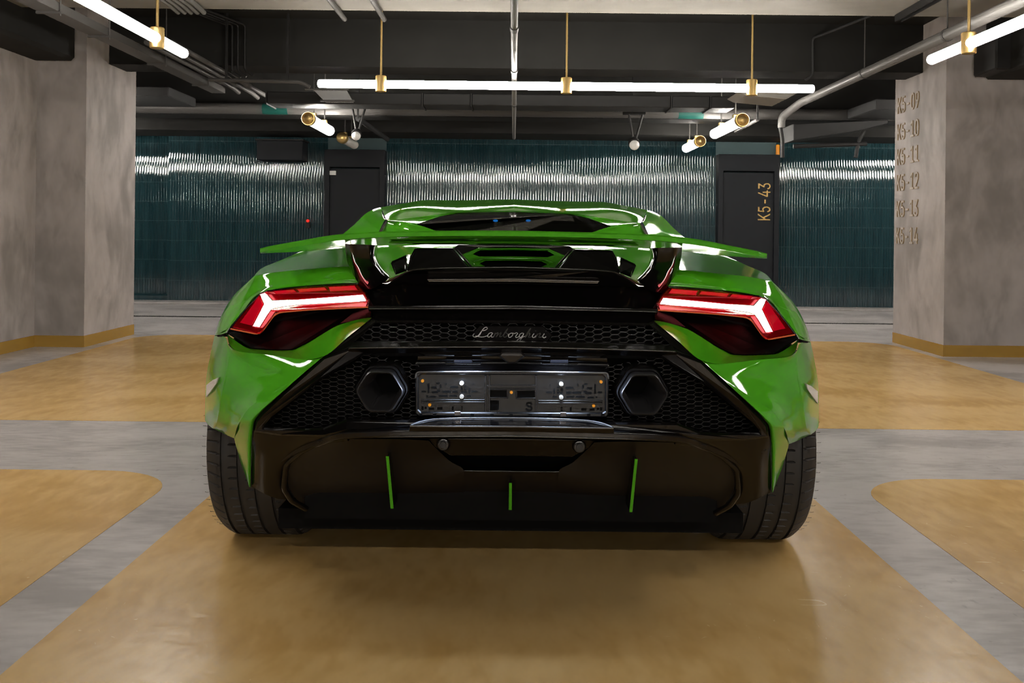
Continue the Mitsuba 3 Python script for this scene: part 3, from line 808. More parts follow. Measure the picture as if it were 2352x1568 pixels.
# --- tail: black panels
put('tail_lip', slab(full([C(614, 2.79), (1002, 616, 2.80), (949, 619.5, 2.82), (928, 627, 2.84), (890, 652, 2.875), (868, 650, 2.90), (868, 660, 2.92), (975, 654, 2.85), C(653, 2.83)]), 0.13, 0.004), 'm_gloss_black', car, label='glossy black tail lip')
put('brake_light', slab(full([C(640, 2.808), (981, 641.5, 2.824), (985, 647, 2.831), C(646.5, 2.814)]), 0.02, 0.002), 'm_brake_lens', car, label='long unlit centre brake light')
put('tail_lower_lip', slab(full([C(649, 2.816), (982, 650.5, 2.835), (979, 654, 2.84), C(653, 2.82)]), 0.03, 0.002), 'm_gloss_black', car)
tail = patch([
    [(822, 650, 2.92), (870, 654, 2.91), (975, 652, 2.86), C(651, 2.84)],
    [(838, 674, 2.93), (880, 676, 2.92), (975, 676, 2.885), C(676, 2.875)],
    [(850, 704, 2.925), (890, 703, 2.92), (975, 702, 2.91), C(702, 2.905)]], 24, 12)
put('tail_panel', both(tail), 'm_gloss_black', car, 30, label='gloss black panel between the tail lights')


def rail(pts, prof):
    """A strip swept along pts (from the left end to the centre line): prof lists (dv, dY) in pixels and metres."""
    return both(patch([[(p[0] if p[0] is not None else None, p[1] + dv, p[2] + dy) if p[0] is not None else C(p[1] + dv, p[2] + dy) for p in pts] for dv, dy in prof], 40, len(prof) * 3))


put('tail_bar', rail([(846, 702, 2.79), (900, 702, 2.765), (1000, 701, 2.75), (None, 700.5, 2.745)], [(-1.5, 0.05), (-0.5, 0.006), (1.5, 0.0), (7, 0.0), (9, 0.003), (10, 0.05)]), 'm_gloss_black', car, 30, label='thin black cross bar joining the tail lights')
upper = patch([[(846, 709, 2.815), (900, 709, 2.79), C(709, 2.775)], [(853, 724, 2.815), (900, 724, 2.80), C(724, 2.785)], [(862, 742, 2.815), (900, 740, 2.81), C(740, 2.795)]], 16, 12)
put('tail_panel', both(upper), 'm_gloss_black', car, 30)

# --- tail lights
for f_ in (lambda m: m, mirror):
    t = key_of('tail_light', car)
    used.setdefault(t, 1)
    hs = [(822, 650, 2.90), (695, 657, 2.905), (612, 667, 2.915), (598, 673, 2.92), (563, 709, 2.915), (527, 753, 2.905), (520, 765, 2.905), (578, 801, 2.865), (640, 805, 2.84), (668, 804, 2.83), (700, 791, 2.82), (782, 745, 2.80), (853, 729, 2.775), (856, 706, 2.81), (846, 690, 2.87)]
    scene[t] = mikit.ply(f_(slab(hs, 0.03, 0.003)), 'm_housing')
    labels[t] = {'label': 'angular tail light in a dark housing with a white-hot Y-shaped strip'}
    # lower dark wing of the housing, tilted in
    red = [(820, 652, 2.893), (696, 659, 2.897), (614, 669, 2.905), (600, 674, 2.91), (566, 710, 2.905), (532, 752, 2.897), (596, 767.5, 2.86), (633, 717, 2.865), (700, 711, 2.855), (842, 704, 2.83), (846, 692, 2.845), (838, 672, 2.86)]
    put('reflector', f_(slab(red, 0.02, 0.002)), 'm_red_dark', t, emit=(0.02, 0.0002, 0.001), label='deep red reflector bed')
    o = -0.012
    strip = [(834, 675.5, 2.85 + o), (841.5, 688, 2.835 + o), (841.5, 692.5, 2.83 + o), (684.5, 700.5, 2.85 + o), (634, 706.5, 2.852 + o), (622, 712, 2.853 + o), (597, 752, 2.862 + o), (579, 750, 2.872 + o), (606, 698, 2.875 + o), (596, 675.5, 2.895 + o), (609, 671, 2.892 + o), (625, 689.5, 2.875 + o), (684.5, 687, 2.87 + o)]
    put('light_strip', f_(slab(strip, 0.01, 0.0015)), 'm_white', t, emit=(7.0, 9.0, 7.0), label='white-hot Y-shaped light strip')
    for seg in ([(626, 667.5), (675, 663.5), (683, 671.5), (634, 676)], [(680, 663), (746, 658.5), (754, 667.5), (688, 672.5)], [(753, 658), (815, 654.5), (824, 667), (759, 670.5)]):
        put('light_segment', f_(slab([(u, v, 2.898 - (u - 560) * 0.00011 - 0.006) for u, v in seg], 0.012, 0.002)), 'm_red_lens', t, emit=(0.17, 0.006, 0.03), label='dim red segment')
    put('light_segment', f_(slab([(594, 679, 2.896), (605, 698, 2.885), (578, 749, 2.875), (549, 742, 2.885)], 0.012, 0.002)), 'm_red_lens', t, emit=(0.13, 0.004, 0.02), label='red outer segment')
    put('lens_trim', f_(tube(bend([at(530, 755, 2.885), at(597, 768.5, 2.848), at(633.5, 718, 2.85), at(702, 711.5, 2.842), at(845, 705, 2.806)], 0.02), 0.0022, 8)), 'm_red_lens', t, 50, emit=(0.12, 0.028, 0.008), label='glowing orange lower trim line')
    lens = [tuple((u, v, y - 0.03)) for u, v, y in red]
    put('lens', f_(slab(lens, 0.034)), 'm_lens', t, label='clear red lens')

gap = patch([[(494.5, 770, 3.25), (501, 769, 3.035), (514, 766, 2.945), (524, 763, 2.93)], [(493.5, 773, 3.25), (501, 773.5, 3.035), (514, 772.5, 2.945), (526, 773, 2.93)]], 3, 14)
for f_ in (lambda m: m, mirror):
    put('panel_gap', f_(gap), 'm_void', car, label='black seam')
# --- green bumper corners
E = [(519, 765, 2.925), (578, 801, 2.872), (622, 804, 2.85), (668, 804, 2.835), (700, 791, 2.825), (782, 745, 2.80), (853, 729, 2.775)]
Fm = [(521, 768, 2.91), (560, 804, 2.835), (622, 810, 2.80), (680, 815, 2.76), (718, 806, 2.745), (790, 759, 2.745), (853, 729.5, 2.755)]
Fc = [(523, 771, 2.885), (545, 806, 2.80), (620, 815, 2.75), (692, 825, 2.70), (742, 818.5, 2.66), (800, 773, 2.688), (853, 730.5, 2.73)]
Bk = [(524, 774, 2.90), (546, 811, 2.80), (620, 820, 2.75), (692, 829, 2.695), (738, 823, 2.66)]
bump = cat(
    patch([E, Fm, Fc], 40, 10),
    patch([[(520, 777, 2.875), (545, 806, 2.80), (620, 815, 2.75), (692, 825, 2.70), (740, 820, 2.66)],
           [(527, 830, 2.83), (560, 836, 2.785), (615, 845, 2.735), (660, 855, 2.69), (688, 861, 2.66)],
           [(520, 870, 2.82), (548, 877, 2.775), (580, 886, 2.735), (610, 894, 2.695), (629, 899, 2.665)],
           [(508, 920, 2.832), (527, 925, 2.80), (545, 930, 2.76), (560, 935, 2.71), (572, 937, 2.68)],
           [(500, 960, 2.86), (515, 965, 2.825), (530, 967, 2.79), (543, 968, 2.74), (552, 966, 2.705)],
           [(500, 989, 2.97), (511, 994, 2.94), (521, 999, 2.90), (530, 1003, 2.87), (538, 1006, 2.84)]], 30, 40),
    patch([[(740, 820, 2.66), (742, 819, 2.655), (743.5, 818.5, 2.675)],
           [(688, 861, 2.66), (698, 856, 2.642), (700, 855, 2.66)],
           [(629, 899, 2.665), (643, 904, 2.637), (645, 904, 2.655)],
           [(572, 937, 2.68), (597, 944, 2.645), (601, 945, 2.66)],
           [(552, 966, 2.705), (578, 964, 2.652), (585, 966, 2.67)],
           [(545, 985, 2.77), (572, 990, 2.675), (580, 991, 2.69)],
           [(538, 1006, 2.84), (570, 1020, 2.705), (578, 1021, 2.72)],
           [(548, 1045, 2.855), (570, 1052, 2.73), (577, 1053, 2.745)],
           [(560, 1082, 2.84), (570, 1085, 2.765), (576, 1085, 2.775)],
           [(572, 1117, 2.80), (573, 1118, 2.79), (575, 1118, 2.80)]], 12, 50),
    patch([[(493, 771, 3.25), (506, 772, 3.03), (515, 773, 2.92), (520, 777, 2.875)],
           [(480, 830, 3.2), (497, 827, 2.98), (512, 828, 2.875), (527, 830, 2.83)],
           [(472.5, 880, 3.15), (487, 879, 2.96), (503, 876, 2.86), (520, 870, 2.82)],
           [(471, 930, 3.13), (482, 935, 2.98), (494, 934, 2.88), (508, 920, 2.832)],
           [(471, 962, 3.1), (480, 974, 3.04), (489, 975, 2.95), (500, 960, 2.86)],
           [(471.5, 966, 3.1), (480, 977, 3.05), (490, 984, 3.01), (500, 989, 2.97)]], 20, 30),
    patch([[(471, 962, 3.1), (472, 930, 3.13), (473.5, 880, 3.15), (481, 830, 3.2), (494, 771, 3.25), (497, 762, 3.25)],
           [W(-0.962, 3.13, 0.46), W(-0.972, 3.17, 0.53), W(-0.982, 3.22, 0.60), W(-0.982, 3.3, 0.66), W(-0.98, 3.4, 0.70), W(-0.978, 3.48, 0.69)]], 16, 6))
for f_ in (lambda m: m, mirror):
    b_ = put('bumper_corner', f_(bump), 'm_paint', car, 30, label='green angular bumper corner')
    put('side_marker', f_(slab([(501, 867, 2.845), (488, 873, 2.915), (474, 884, 3.07), (473, 912, 3.07), (484, 898, 2.92), (497, 880, 2.855)], 0.03)), 'm_white', b_, label='pale side marker')

# --- black bumper frame, ledge, recess
frame_out = [C(795, 2.66), (806, 799, 2.67), (743, 821, 2.66), (646, 908, 2.652), (603, 948, 2.655), (588, 966, 2.66), (583, 992, 2.67), (640, 1001, 2.67), (742, 1003, 2.66), (795, 990, 2.65), C(990, 2.645)]
frame_in = [C(817, 2.665), (975, 818, 2.665), (955, 811, 2.668), (838, 811, 2.672), (806, 832, 2.668), (738, 870, 2.662), (622, 958, 2.664), (606, 978, 2.668), (606, 982, 2.67), (700, 985, 2.668), (742, 983, 2.665), (795, 964, 2.66), (960, 966, 2.655), C(966, 2.652)]
put('bumper_frame', slab(full(frame_out), 0.05, 0.005, [full(frame_in)]), 'm_gloss_black', car, label='glossy black frame round the rear recess')
put('frame_lip', rail([(800, 799, 2.66), (860, 797.5, 2.655), (1000, 796.5, 2.648), (None, 796, 2.645)], [(-3, 0.05), (-1.5, 0.008), (0, 0.0), (2, 0.0), (8, 0.01), (14, 0.02)]), 'm_gloss_black', car, 30)
put('recess_back', slab(full([C(735, 2.87), (856, 735, 2.87), (800, 792, 2.87), (740, 850, 2.87), (600, 960, 2.87), (600, 1000, 2.87), C(1000, 2.87)]), 0.02), 'm_void', car)
ledge = patch([[(990, 963, 2.668), (1060, 960, 2.671), C(960, 2.671)], [(965, 969, 2.645), (1060, 966, 2.643), C(966, 2.643)], [(943, 976, 2.612), (1060, 977, 2.60), C(977, 2.60)], [(942, 978, 2.612), (1060, 979.5, 2.60), C(979.5, 2.60)], [(940, 990, 2.625), (1060, 991, 2.615), C(991, 2.615)]], 20, 30)
put('ledge', both(ledge), 'm_gloss_black', car, 25, label='glossy black ledge under the number plate bracket')
bar_ = [(645, 1044, 2.74), (690, 1020, 2.715), (742, 1001, 2.69), (786, 990, 2.655), (940, 985, 2.63), (None, 985, 2.62)]
put('lower_bar', rail(bar_, [(-10, 0.03), (-4, 0.012), (4, 0.0), (15, 0.0), (18, 0.002), (19, 0.05)]), 'm_gloss_black', car, 30, label='glossy black bar over the diffuser')


def plane_y(pts):
    A_ = np.array([at(*p) for p in pts])
    c, *_ = np.linalg.lstsq(np.c_[np.abs(A_[:, 0]), A_[:, 2], np.ones(len(A_))], A_[:, 1], rcond=None)
    return lambda x, z: c[0] * np.abs(x) + c[1] * z + c[2]


def xz(pts):
    return Polygon([tuple(p[[0, 2]]) for p in (full(pts))])


ug = [C(741, 2.79), (862, 741, 2.79), (808, 788, 2.77), C(788, 2.77)]
put('upper_grille', hexmesh(xz(ug), 0.0238, 0.0142, 0.0017, lambda x, z: 2.775 + 0 * x, 0.012), 'm_mesh_black', car, label='black honeycomb grille under the tail panel')
gf = [C(737, 2.765), (864, 737, 2.765), (853, 733, 2.765), (745, 820, 2.67), (806, 797, 2.67), C(795, 2.665)]
gi = [C(742, 2.768), (862, 742, 2.768), (812, 786, 2.70), C(785, 2.69)]
put('grille_frame', slab(full(gf), 0.03, 0.0015, [full(gi)]), 'm_satin_black', car)
bp = [(1083, 767, 2.765), (1101, 747, 2.765), (1248, 748.5, 2.765), (1270, 769, 2.765), (1258, 784, 2.765), (1095, 782.5, 2.765)]
badge = put('badge_plate', slab(bp, 0.008, 0.002), 'm_housing', car, label='dark plate behind the script badge')
# script lettering, drawn as pen strokes (x along the word, y up, x-height 1)
strokes = [
    [(0.2, 0.75), (-0.1, 0.25), (0.35, -0.02), (1.1, 0.35), (2.0, 1.75), (2.75, 2.25), (3.0, 1.95), (2.5, 1.55), (1.9, 1.5)],
    [(2.1, 1.8), (1.6, 0.9), (1.05, 0.15), (0.5, 0.25), (1.5, 0.05), (2.6, 0.1), (3.3, 0.35)],
    [(4.3, 0.85), (3.9, 1.0), (3.35, 0.55), (3.45, 0.02), (3.9, 0.2), (4.4, 0.95), (4.15, 0.25), (4.4, 0.0), (4.8, 0.4)],
    [(5.0, 1.0), (4.65, 0.0), (5.2, 0.8), (5.6, 1.0), (5.5, 0.6), (5.3, 0.0), (5.9, 0.8), (6.3, 1.0), (6.2, 0.6), (6.05, 0.1), (6.4, 0.1), (6.9, 0.6)],
    [(6.9, 0.6), (7.7, 1.8), (7.75, 2.05), (7.45, 1.7), (6.95, 0.4), (7.15, 0.0), (7.65, 0.2), (7.85, 0.8), (7.55, 0.95), (8.3, 0.8)],
    [(8.9, 0.9), (8.55, 0.95), (8.1, 0.5), (8.25, 0.02), (8.75, 0.15), (9.05, 0.7), (8.85, 0.98), (9.6, 0.85)],
    [(9.6, 0.85), (9.75, 1.05), (10.1, 0.95), (9.95, 0.6), (9.75, 0.1), (10.1, 0.0), (10.6, 0.45)],
    [(11.5, 0.85), (11.1, 1.0), (10.6, 0.55), (10.7, 0.05), (11.15, 0.2), (11.6, 0.95), (11.1, -0.3), (10.5, -0.95), (10.2, -0.7), (11.0, -0.1), (12.0, 0.4)],
    [(12.0, 0.4), (12.9, 1.7), (12.95, 2.05), (12.65, 1.7), (12.0, 0.0), (12.5, 0.7), (12.95, 0.95), (12.9, 0.5), (12.75, 0.1), (13.1, 0.05), (13.6, 0.5)],
    [(13.95, 0.95), (13.65, 0.2), (13.9, 0.0), (14.4, 0.5)], [(14.15, 1.45), (14.22, 1.6)],
    [(14.75, 0.95), (14.4, 0.0), (14.9, 0.75), (15.35, 0.98), (15.3, 0.55), (15.15, 0.1), (15.5, 0.05), (16.0, 0.55)],
    [(16.35, 0.95), (16.05, 0.2), (16.3, 0.0), (16.8, 0.3)], [(16.6, 1.45), (16.67, 1.6)]]
p0, p1 = at(1087, 773.5, 2.758), at(1256, 775.5, 2.758)
sx_, sy_ = (p1 - p0) / 17.0, np.array([0, 0, 0.0122])
sm = []
for st in strokes:
    st = np.array(st)
    n_ = len(st)
    if n_ > 2:
        from scipy.interpolate import CubicSpline
        d_ = np.r_[0, np.cumsum(np.sqrt(np.linalg.norm(np.diff(st, axis=0), axis=1)))]
        st = CubicSpline(d_, st)(np.linspace(0, d_[-1], n_ * 6))
    pts = p0 + (st[:, :1] + 0.12 * st[:, 1:]) * sx_ + st[:, 1:] * sy_
    sm.append(tube(pts, 0.0016, 7))
put('script_lettering', cat(*sm), 'm_badge', badge, 50, label='raised chrome script reading Lamborghini')

# exhausts
from shapely import affinity


def hexloop(c, rx, rz, rot=0.0):
    pts = []
    for a in (180, 120, 60, 0, -60, -120):
        pts.append((c[0] + rx * math.cos(math.radians(a)) * (1.0 if a in (0, 180) else 0.98), c[1] + rz * math.sin(math.radians(a)) / 0.866))
    return pts


def rounded(pts, y, r=0.010, q=5):
    p = Polygon(pts).buffer(-r).buffer(r, quad_segs=q)
    c = np.array(p.exterior.coords)[:-1]
    return np.stack([c[:, 0], np.full(len(c), y), c[:, 1]], 1)


def loft(loops):
    """Rings of equal length joined into a wall."""
    k = len(loops[0])
    i = np.arange(k)
    fs = [np.stack([a * k + i, a * k + (i + 1) % k, (a + 1) * k + (i + 1) % k], 1) for a in range(len(loops) - 1)] + [np.stack([a * k + i, (a + 1) * k + (i + 1) % k, (a + 1) * k + i], 1) for a in range(len(loops) - 1)]
    return trimesh.Trimesh(np.vstack(loops), np.vstack(fs), process=False)


ex = at(873, 898.5, 2.64)
ecx, ecz = ex[0], ex[2]


def eloop(hx, hz, y, r, n=72, dx=0.0, dz=0.0):
    lp = LineString(np.vstack([l := rounded(hexloop((ecx + dx, ecz + dz), hx, hz), y, r), l[:1]])[:, [0, 2]])
    pts = np.array([lp.interpolate(t, normalized=True).coords[0] for t in np.arange(n) / n])
    return np.stack([pts[:, 0], np.full(n, y), pts[:, 1]], 1)


tip = loft([eloop(0.0665, 0.0555, 2.80, .02), eloop(0.0665, 0.0555, 2.645, .02), eloop(0.065, 0.054, 2.637, .019), eloop(0.062, 0.051, 2.634, .018), eloop(0.0585, 0.0475, 2.640, .016), eloop(0.057, 0.046, 2.66, .015), eloop(0.047, 0.039, 2.70, .012), eloop(0.045, 0.037, 3.0, .012)])
shroud = loft([eloop(0.082, 0.066, 2.85, .05, dz=0.0), eloop(0.080, 0.068, 2.70, .035, dx=0.003), eloop(0.076, 0.065, 2.682, .03, dx=0.002), eloop(0.069, 0.058, 2.69, .022), eloop(0.068, 0.057, 2.76, .02)])
for f_ in (lambda m: m, mirror):
    e_ = put('exhaust_pipe', f_(tip), 'm_exhaust', car, 40, label='dark six-sided exhaust pipe')
    put('bore', f_(slab(list(eloop(0.046, 0.038, 2.98, .012)), 0.01)), 'm_void', e_)
    put('shroud', f_(shroud), 'm_satin_black', e_, 40)
    put('outer_sleeve', f_(loft([eloop(0.0735, 0.062, 2.75, .025), eloop(0.0735, 0.062, 2.668, .025), eloop(0.0715, 0.060, 2.662, .024), eloop(0.069, 0.0575, 2.668, .022)])), 'm_exhaust', e_, 40)

# honeycomb behind the exhausts
lm = [at(*p) for p in [(606, 984, 2.7), (606, 976, 2.7), (738, 871, 2.7), (808, 838, 2.7), (838, 812, 2.7), (952, 838, 2.7), (975, 846, 2.7), (956, 865, 2.7), (956, 966, 2.7), (795, 972, 2.7), (742, 992, 2.7)]]
lmp = Polygon([(p[0], p[2]) for p in lm])
cut = Polygon(hexloop((ecx, ecz), 0.084, 0.07)).buffer(-0.02).buffer(0.02)
hm = hexmesh(lmp, 0.0222, 0.0124, 0.0016, lambda x, z: 2.715 + 0.10 * (np.abs(x) - 0.4) * (np.abs(x) > 0.4), 0.010, cut)
for f_ in (lambda m: m, mirror):
    put('side_grille', f_(hm), 'm_mesh_black', car, label='black honeycomb grille round the exhaust')

# number plate bracket
y = 2.675
o = [(953.5, 862, y), (957, 856, y), (964, 852.5, y), (1388, 854.5, y), (1395, 858, y), (1398, 864, y), (1398, 952, y), (1393, 958, y), (960, 955, y), (953.5, 949, y)]
i_ = [(961, 866, y), (967, 860, y), (1384, 862, y), (1390, 868, y), (1390, 944, y), (1384, 948, y), (967, 946, y), (961, 940, y)]
br = put('plate_bracket', slab([(u, v, y + 0.012) for u, v, _ in o], 0.01, 0.001), 'm_bracket', car, label='empty black number plate bracket')
put('rim', slab(o, 0.014, 0.003, [i_]), 'm_bracket', br)
put('rim_edge', tube(bend([at(954, 868, y - 0.001), at(956, 854, y - 0.001), at(1180, 853.2, y - 0.001), at(1396, 856, y - 0.001), at(1398, 870, y - 0.001)], 0.008), 0.0026, 10), 'm_edge_highlight', br, True, label='paler bead standing for the highlight on the upper edge of the bracket')
rib = []
for u0, v0, u1, v1 in ((967, 917, 1113, 920), (967, 922, 1113, 925), (1237, 919, 1384, 922), (1237, 924, 1384, 927), (1113, 862, 1118, 946), (1122, 862, 1126, 946), (1229, 862, 1233, 946), (1118, 884, 1232, 890), (1122, 912, 1166, 915), (1186, 913, 1230, 916), (1166, 897, 1168, 915), (1184, 897, 1186, 915), (1122, 893, 1230, 895)):
    rib.append(slab([(u0, v0, y + 0.003), (u1, v0, y + 0.003), (u1, v1, y + 0.003), (u0, v1, y + 0.003)], 0.01, 0.0008))
put('rib', cat(*rib), 'm_bracket', br, label='moulded ribs', kind='stuff')
slots = []
r2 = random.Random(3)
for side_ in (0, 1):
    for (u, v, du, dv) in ((982, 880, 4, 22), (991, 887, 12, 5), (1002, 878, 7, 4), (1010, 882, 4, 9), (992, 898, 14, 5), (968, 897, 10, 4), (1003, 895, 8, 5), (1016, 897, 20, 5), (1034, 886, 18, 5), (1039, 897, 12, 5), (987, 909, 14, 4), (1008, 907, 20, 4), (1032, 907, 18, 4), (1058, 889, 5, 7), (1066, 885, 6, 4), (1066, 892, 6, 4), (1066, 898, 6, 4), (1059, 898, 6, 4), (1076, 890, 4, 13), (1083, 897, 14, 4), (1072, 907, 10, 4), (1022, 880, 4, 4), (1085, 880, 4, 4), (979, 908, 4, 4), (968, 933, 5, 8), (975, 934, 5, 5), (985, 936, 12, 5), (1004, 935, 12, 6), (1038, 933, 4, 9), (1059, 932, 4, 4), (1059, 938, 4, 4), (1122, 867, 0.1, 0.1)):
        if du < 1:
            continue
        uu = u if side_ == 0 else 2351 - u - du
        vv = v + (2 if side_ else 0)
        slots.append(slab([(uu, vv, y + 0.0105), (uu + du, vv, y + 0.0105), (uu + du, vv + dv, y + 0.0105), (uu, vv + dv, y + 0.0105)], 0.001))
for u0, v0, u1, v1 in ((1124, 896, 1164, 911), (1188, 897, 1228, 912), (1124, 919, 1142, 942)):
    slots.append(slab([(u0, v0, y + 0.0105), (u1, v0, y + 0.0105), (u1, v1, y + 0.0105), (u0, v1, y + 0.0105)], 0.001))
put('slot', cat(*slots), 'm_void', br, label='dark slots in the bracket', kind='stuff')
for s_, u, v in (('S', 1206, 943), ('H', 1127, 940)):
    q = at(u, v, y + 0.0095)
    put('letter', place(text(s_, 0.023, 0.002, True), axes((1, 0, 0), (0, 0, 1), (0, -1, 0), q)), 'm_void', br, label='black letter ' + s_)
for u, v in ((1060.5, 879.5), (1060.5, 910.5), (1289, 881.5), (1289, 912)):
    q = at(u, v, y + 0.004)
    sc_ = cat(cyl(q - [0, 0.004, 0], q + [0, 0.006, 0], 0.0058, 16), cyl(q - [0, 0.006, 0], q, 0.0026, 6))
    put('screw', sc_, 'm_white', br, label='white screw')
for u, v in ((970.5, 874.5), (1380.5, 876.5), (987, 929.5), (1363.5, 931.5), (1174.5, 900.5)):
    q = at(u, v, y + 0.004)
    put('plug', cyl(q - [0, 0.003, 0], q + [0, 0.006, 0], 0.0042, 14), 'm_orange', br, label='orange plug')
for u, v, w_ in ((1051, 949.5, 13), (1294, 952, 13)):
    put('clip', slab([(u - w_ / 2, v - 5, y - 0.003), (u + w_ / 2, v - 5, y - 0.003), (u + w_ / 2 + 1.5, v + 5, y - 0.003), (u - w_ / 2 - 1.5, v + 5, y - 0.003)], 0.006, 0.001), 'm_dark_metal', br)
for u in (966, 998, 1085, 1130, 1174, 1218, 1263, 1352, 1385):
    put('notch', slab([(u - 4, 950, y - 0.0005), (u + 4, 950, y - 0.0005), (u + 4, 955, y - 0.0005), (u - 4, 955, y - 0.0005)], 0.001), 'm_void', br)
# plate lamps, camera hump, header panel
head = patch([[(960, 818, 2.672), (1060, 818, 2.67), C(818, 2.67)], [(958, 830, 2.68), (1060, 830, 2.68), C(830, 2.68)], [(955, 834, 2.72), (1060, 834, 2.72), C(834, 2.72)], [(955, 851, 2.70), (1060, 851, 2.69), C(851, 2.69)]], 16, 16)
put('plate_header', both(head), 'm_gloss_black', car, 25, label='gloss black header over the plate bracket')
for u in (1064, 1285):
    k = put('plate_lamp', slab([(u - 21, 825.5, 2.668), (u + 20, 825.5, 2.668), (u + 21, 831, 2.672), (u - 22, 831, 2.672)], 0.012, 0.001), 'm_pipe', car, emit=(0.012, 0.017, 0.034), label='dim bluish plate lamp')
    q = at(u, 833.5, 2.665)
    z_ = q[2] - 0.0015
    put('bulb', trimesh.Trimesh([[q[0] - 0.045, 2.645, z_], [q[0] + 0.045, 2.645, z_], [q[0] + 0.045, 2.668, z_], [q[0] - 0.045, 2.668, z_]], [[0, 2, 1], [0, 3, 2]], process=False), 'm_white', k, emit=(34.0, 42.0, 56.0))
    put('cover', box(q[0] - 0.048, q[0] + 0.048, 2.643, 2.670, z_ + 0.0008, z_ + 0.004, 0.0008), 'm_gloss_black', k)
put('camera_hump', slab([(1145, 817, 2.655), (1152, 808, 2.655), (1198, 808, 2.655), (1206, 817, 2.655), (1186, 834, 2.66), (1165, 834, 2.66)], 0.04, 0.004), 'm_satin_black', car, label='small hump with the reversing camera')

def edge(pts, r=0.0028):  # thin beads added along black edges to carry their highlight lines
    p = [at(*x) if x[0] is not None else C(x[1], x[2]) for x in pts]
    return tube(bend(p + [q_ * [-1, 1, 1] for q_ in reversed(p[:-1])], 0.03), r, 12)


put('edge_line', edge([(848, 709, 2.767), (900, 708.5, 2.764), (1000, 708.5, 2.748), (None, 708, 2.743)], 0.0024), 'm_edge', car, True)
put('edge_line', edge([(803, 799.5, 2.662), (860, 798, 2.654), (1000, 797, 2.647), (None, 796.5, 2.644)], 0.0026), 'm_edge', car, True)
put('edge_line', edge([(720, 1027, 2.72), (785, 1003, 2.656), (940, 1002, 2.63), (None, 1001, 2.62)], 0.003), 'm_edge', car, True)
put('edge_line', edge([(943, 977, 2.612), (960, 969.5, 2.640), (990, 963, 2.665), (1060, 960, 2.668), (None, 959.5, 2.668)], 0.003), 'm_edge_highlight', car, True)
put('edge_line', edge([(942, 978, 2.611), (1060, 979.5, 2.599), (None, 979.5, 2.599)], 0.0026), 'm_edge_highlight', car, True)
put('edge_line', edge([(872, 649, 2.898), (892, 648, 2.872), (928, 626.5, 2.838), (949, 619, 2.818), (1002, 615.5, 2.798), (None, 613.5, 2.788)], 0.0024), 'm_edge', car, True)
# --- diffuser, corner panels, sensors, strakes
corner_panel = patch([
    [(583, 988, 2.68), (640, 993, 2.675), (742, 996, 2.675), (786, 1004, 2.68)],
    [(580, 1030, 2.72), (620, 1032, 2.70), (680, 1026, 2.71), (720, 1026, 2.73)],
    [(577, 1085, 2.78), (610, 1088, 2.755), (640, 1085, 2.77), (655, 1075, 2.79)],
    [(577, 1118, 2.80), (605, 1132, 2.80), (640, 1145, 2.83), (668, 1146, 2.86)]], 20, 24)
for f_ in (lambda m: m, mirror):
    put('corner_panel', f_(corner_panel), 'm_gloss_black', car, 30, label='gloss black lower corner panel')
diff = patch([
    [(690, 1044, 2.78), (742, 1014, 2.735), (800, 1008, 2.705), (900, 1008, 2.70), (985, 1012, 2.70)],
    [(668, 1068, 2.80), (742, 1060, 2.80), (800, 1058, 2.80), (900, 1056, 2.79), (1030, 1056, 2.79)],
    [(662, 1110, 2.84), (742, 1112, 2.87), (800, 1112, 2.87), (900, 1110, 2.86), (1066, 1083, 2.80)],
    [(684, 1150, 2.90), (742, 1150, 2.93), (800, 1150, 2.93), (900, 1150, 2.93), (1066, 1140, 2.92)],
    [(700, 1168, 2.93), (742, 1170, 2.95), (800, 1172, 2.96), (900, 1175, 2.96), (1066, 1178, 2.97)]], 40, 40)
diff_mid = patch([[(1066, 1083, 2.80), (1120, 1083, 2.80), C(1083, 2.80)], [(1066, 1140, 2.92), (1120, 1140, 2.92), C(1140, 2.92)], [(1066, 1178, 2.97), (1120, 1178, 2.97), C(1178, 2.97)]], 10, 16)
dif = put('diffuser', both(cat(diff, diff_mid)), 'm_satin_black', car, 35, label='black rear diffuser')
put('center_recess', cat(slab(full([C(1006, 2.71), (980, 1006, 2.71), (1000, 1026, 2.725), (1035, 1046, 2.74), C(1046, 2.74)]), 0.02, 0.002), slab(full([C(1040, 2.9), (1010, 1040, 2.9), (1066, 1086, 2.9), C(1086, 2.9)]), 0.01)), 'm_gloss_black', dif)
put('recess_lip', both(tube([at(1064, 1081, 2.80), at(1120, 1081.5, 2.80), C(1082, 2.80)], 0.0022, 8)), 'm_gloss_black', dif, 50)
for f_ in (lambda m: m, mirror):
    put('channel_rim', f_(tube(bend([at(800, 1005, 2.685), at(740, 1010, 2.70), at(690, 1037, 2.735), at(656, 1066, 2.77), at(652, 1122, 2.81), at(671, 1150, 2.85), at(703, 1168, 2.90)], 0.01), 0.009, 12)), 'm_gloss_black', dif, 50, label='glossy rim of the diffuser channel')
for u, v, yy in ((611, 1017, 2.70), (1017.5, 1021, 2.705), (1331, 1026, 2.705), (1748, 1026, 2.70)):
    q = at(u, v, yy)
    k = put('parking_sensor', tube([q + [0, 0.012, 0], q + [0, 0.004, 0], q, q - [0, 0.001, 0]], np.array([0.0195, 0.018, 0.0155, 0.012]), 20), 'm_gloss_black', car, 40, label='round black parking sensor')
    put('face', tube([q - [0, 0.0012, 0], q - [0, 0.002, 0], q - [0, 0.003, 0]], np.array([0.0095, 0.0095, 0.0085]), 18), 'm_bracket', k, 40)


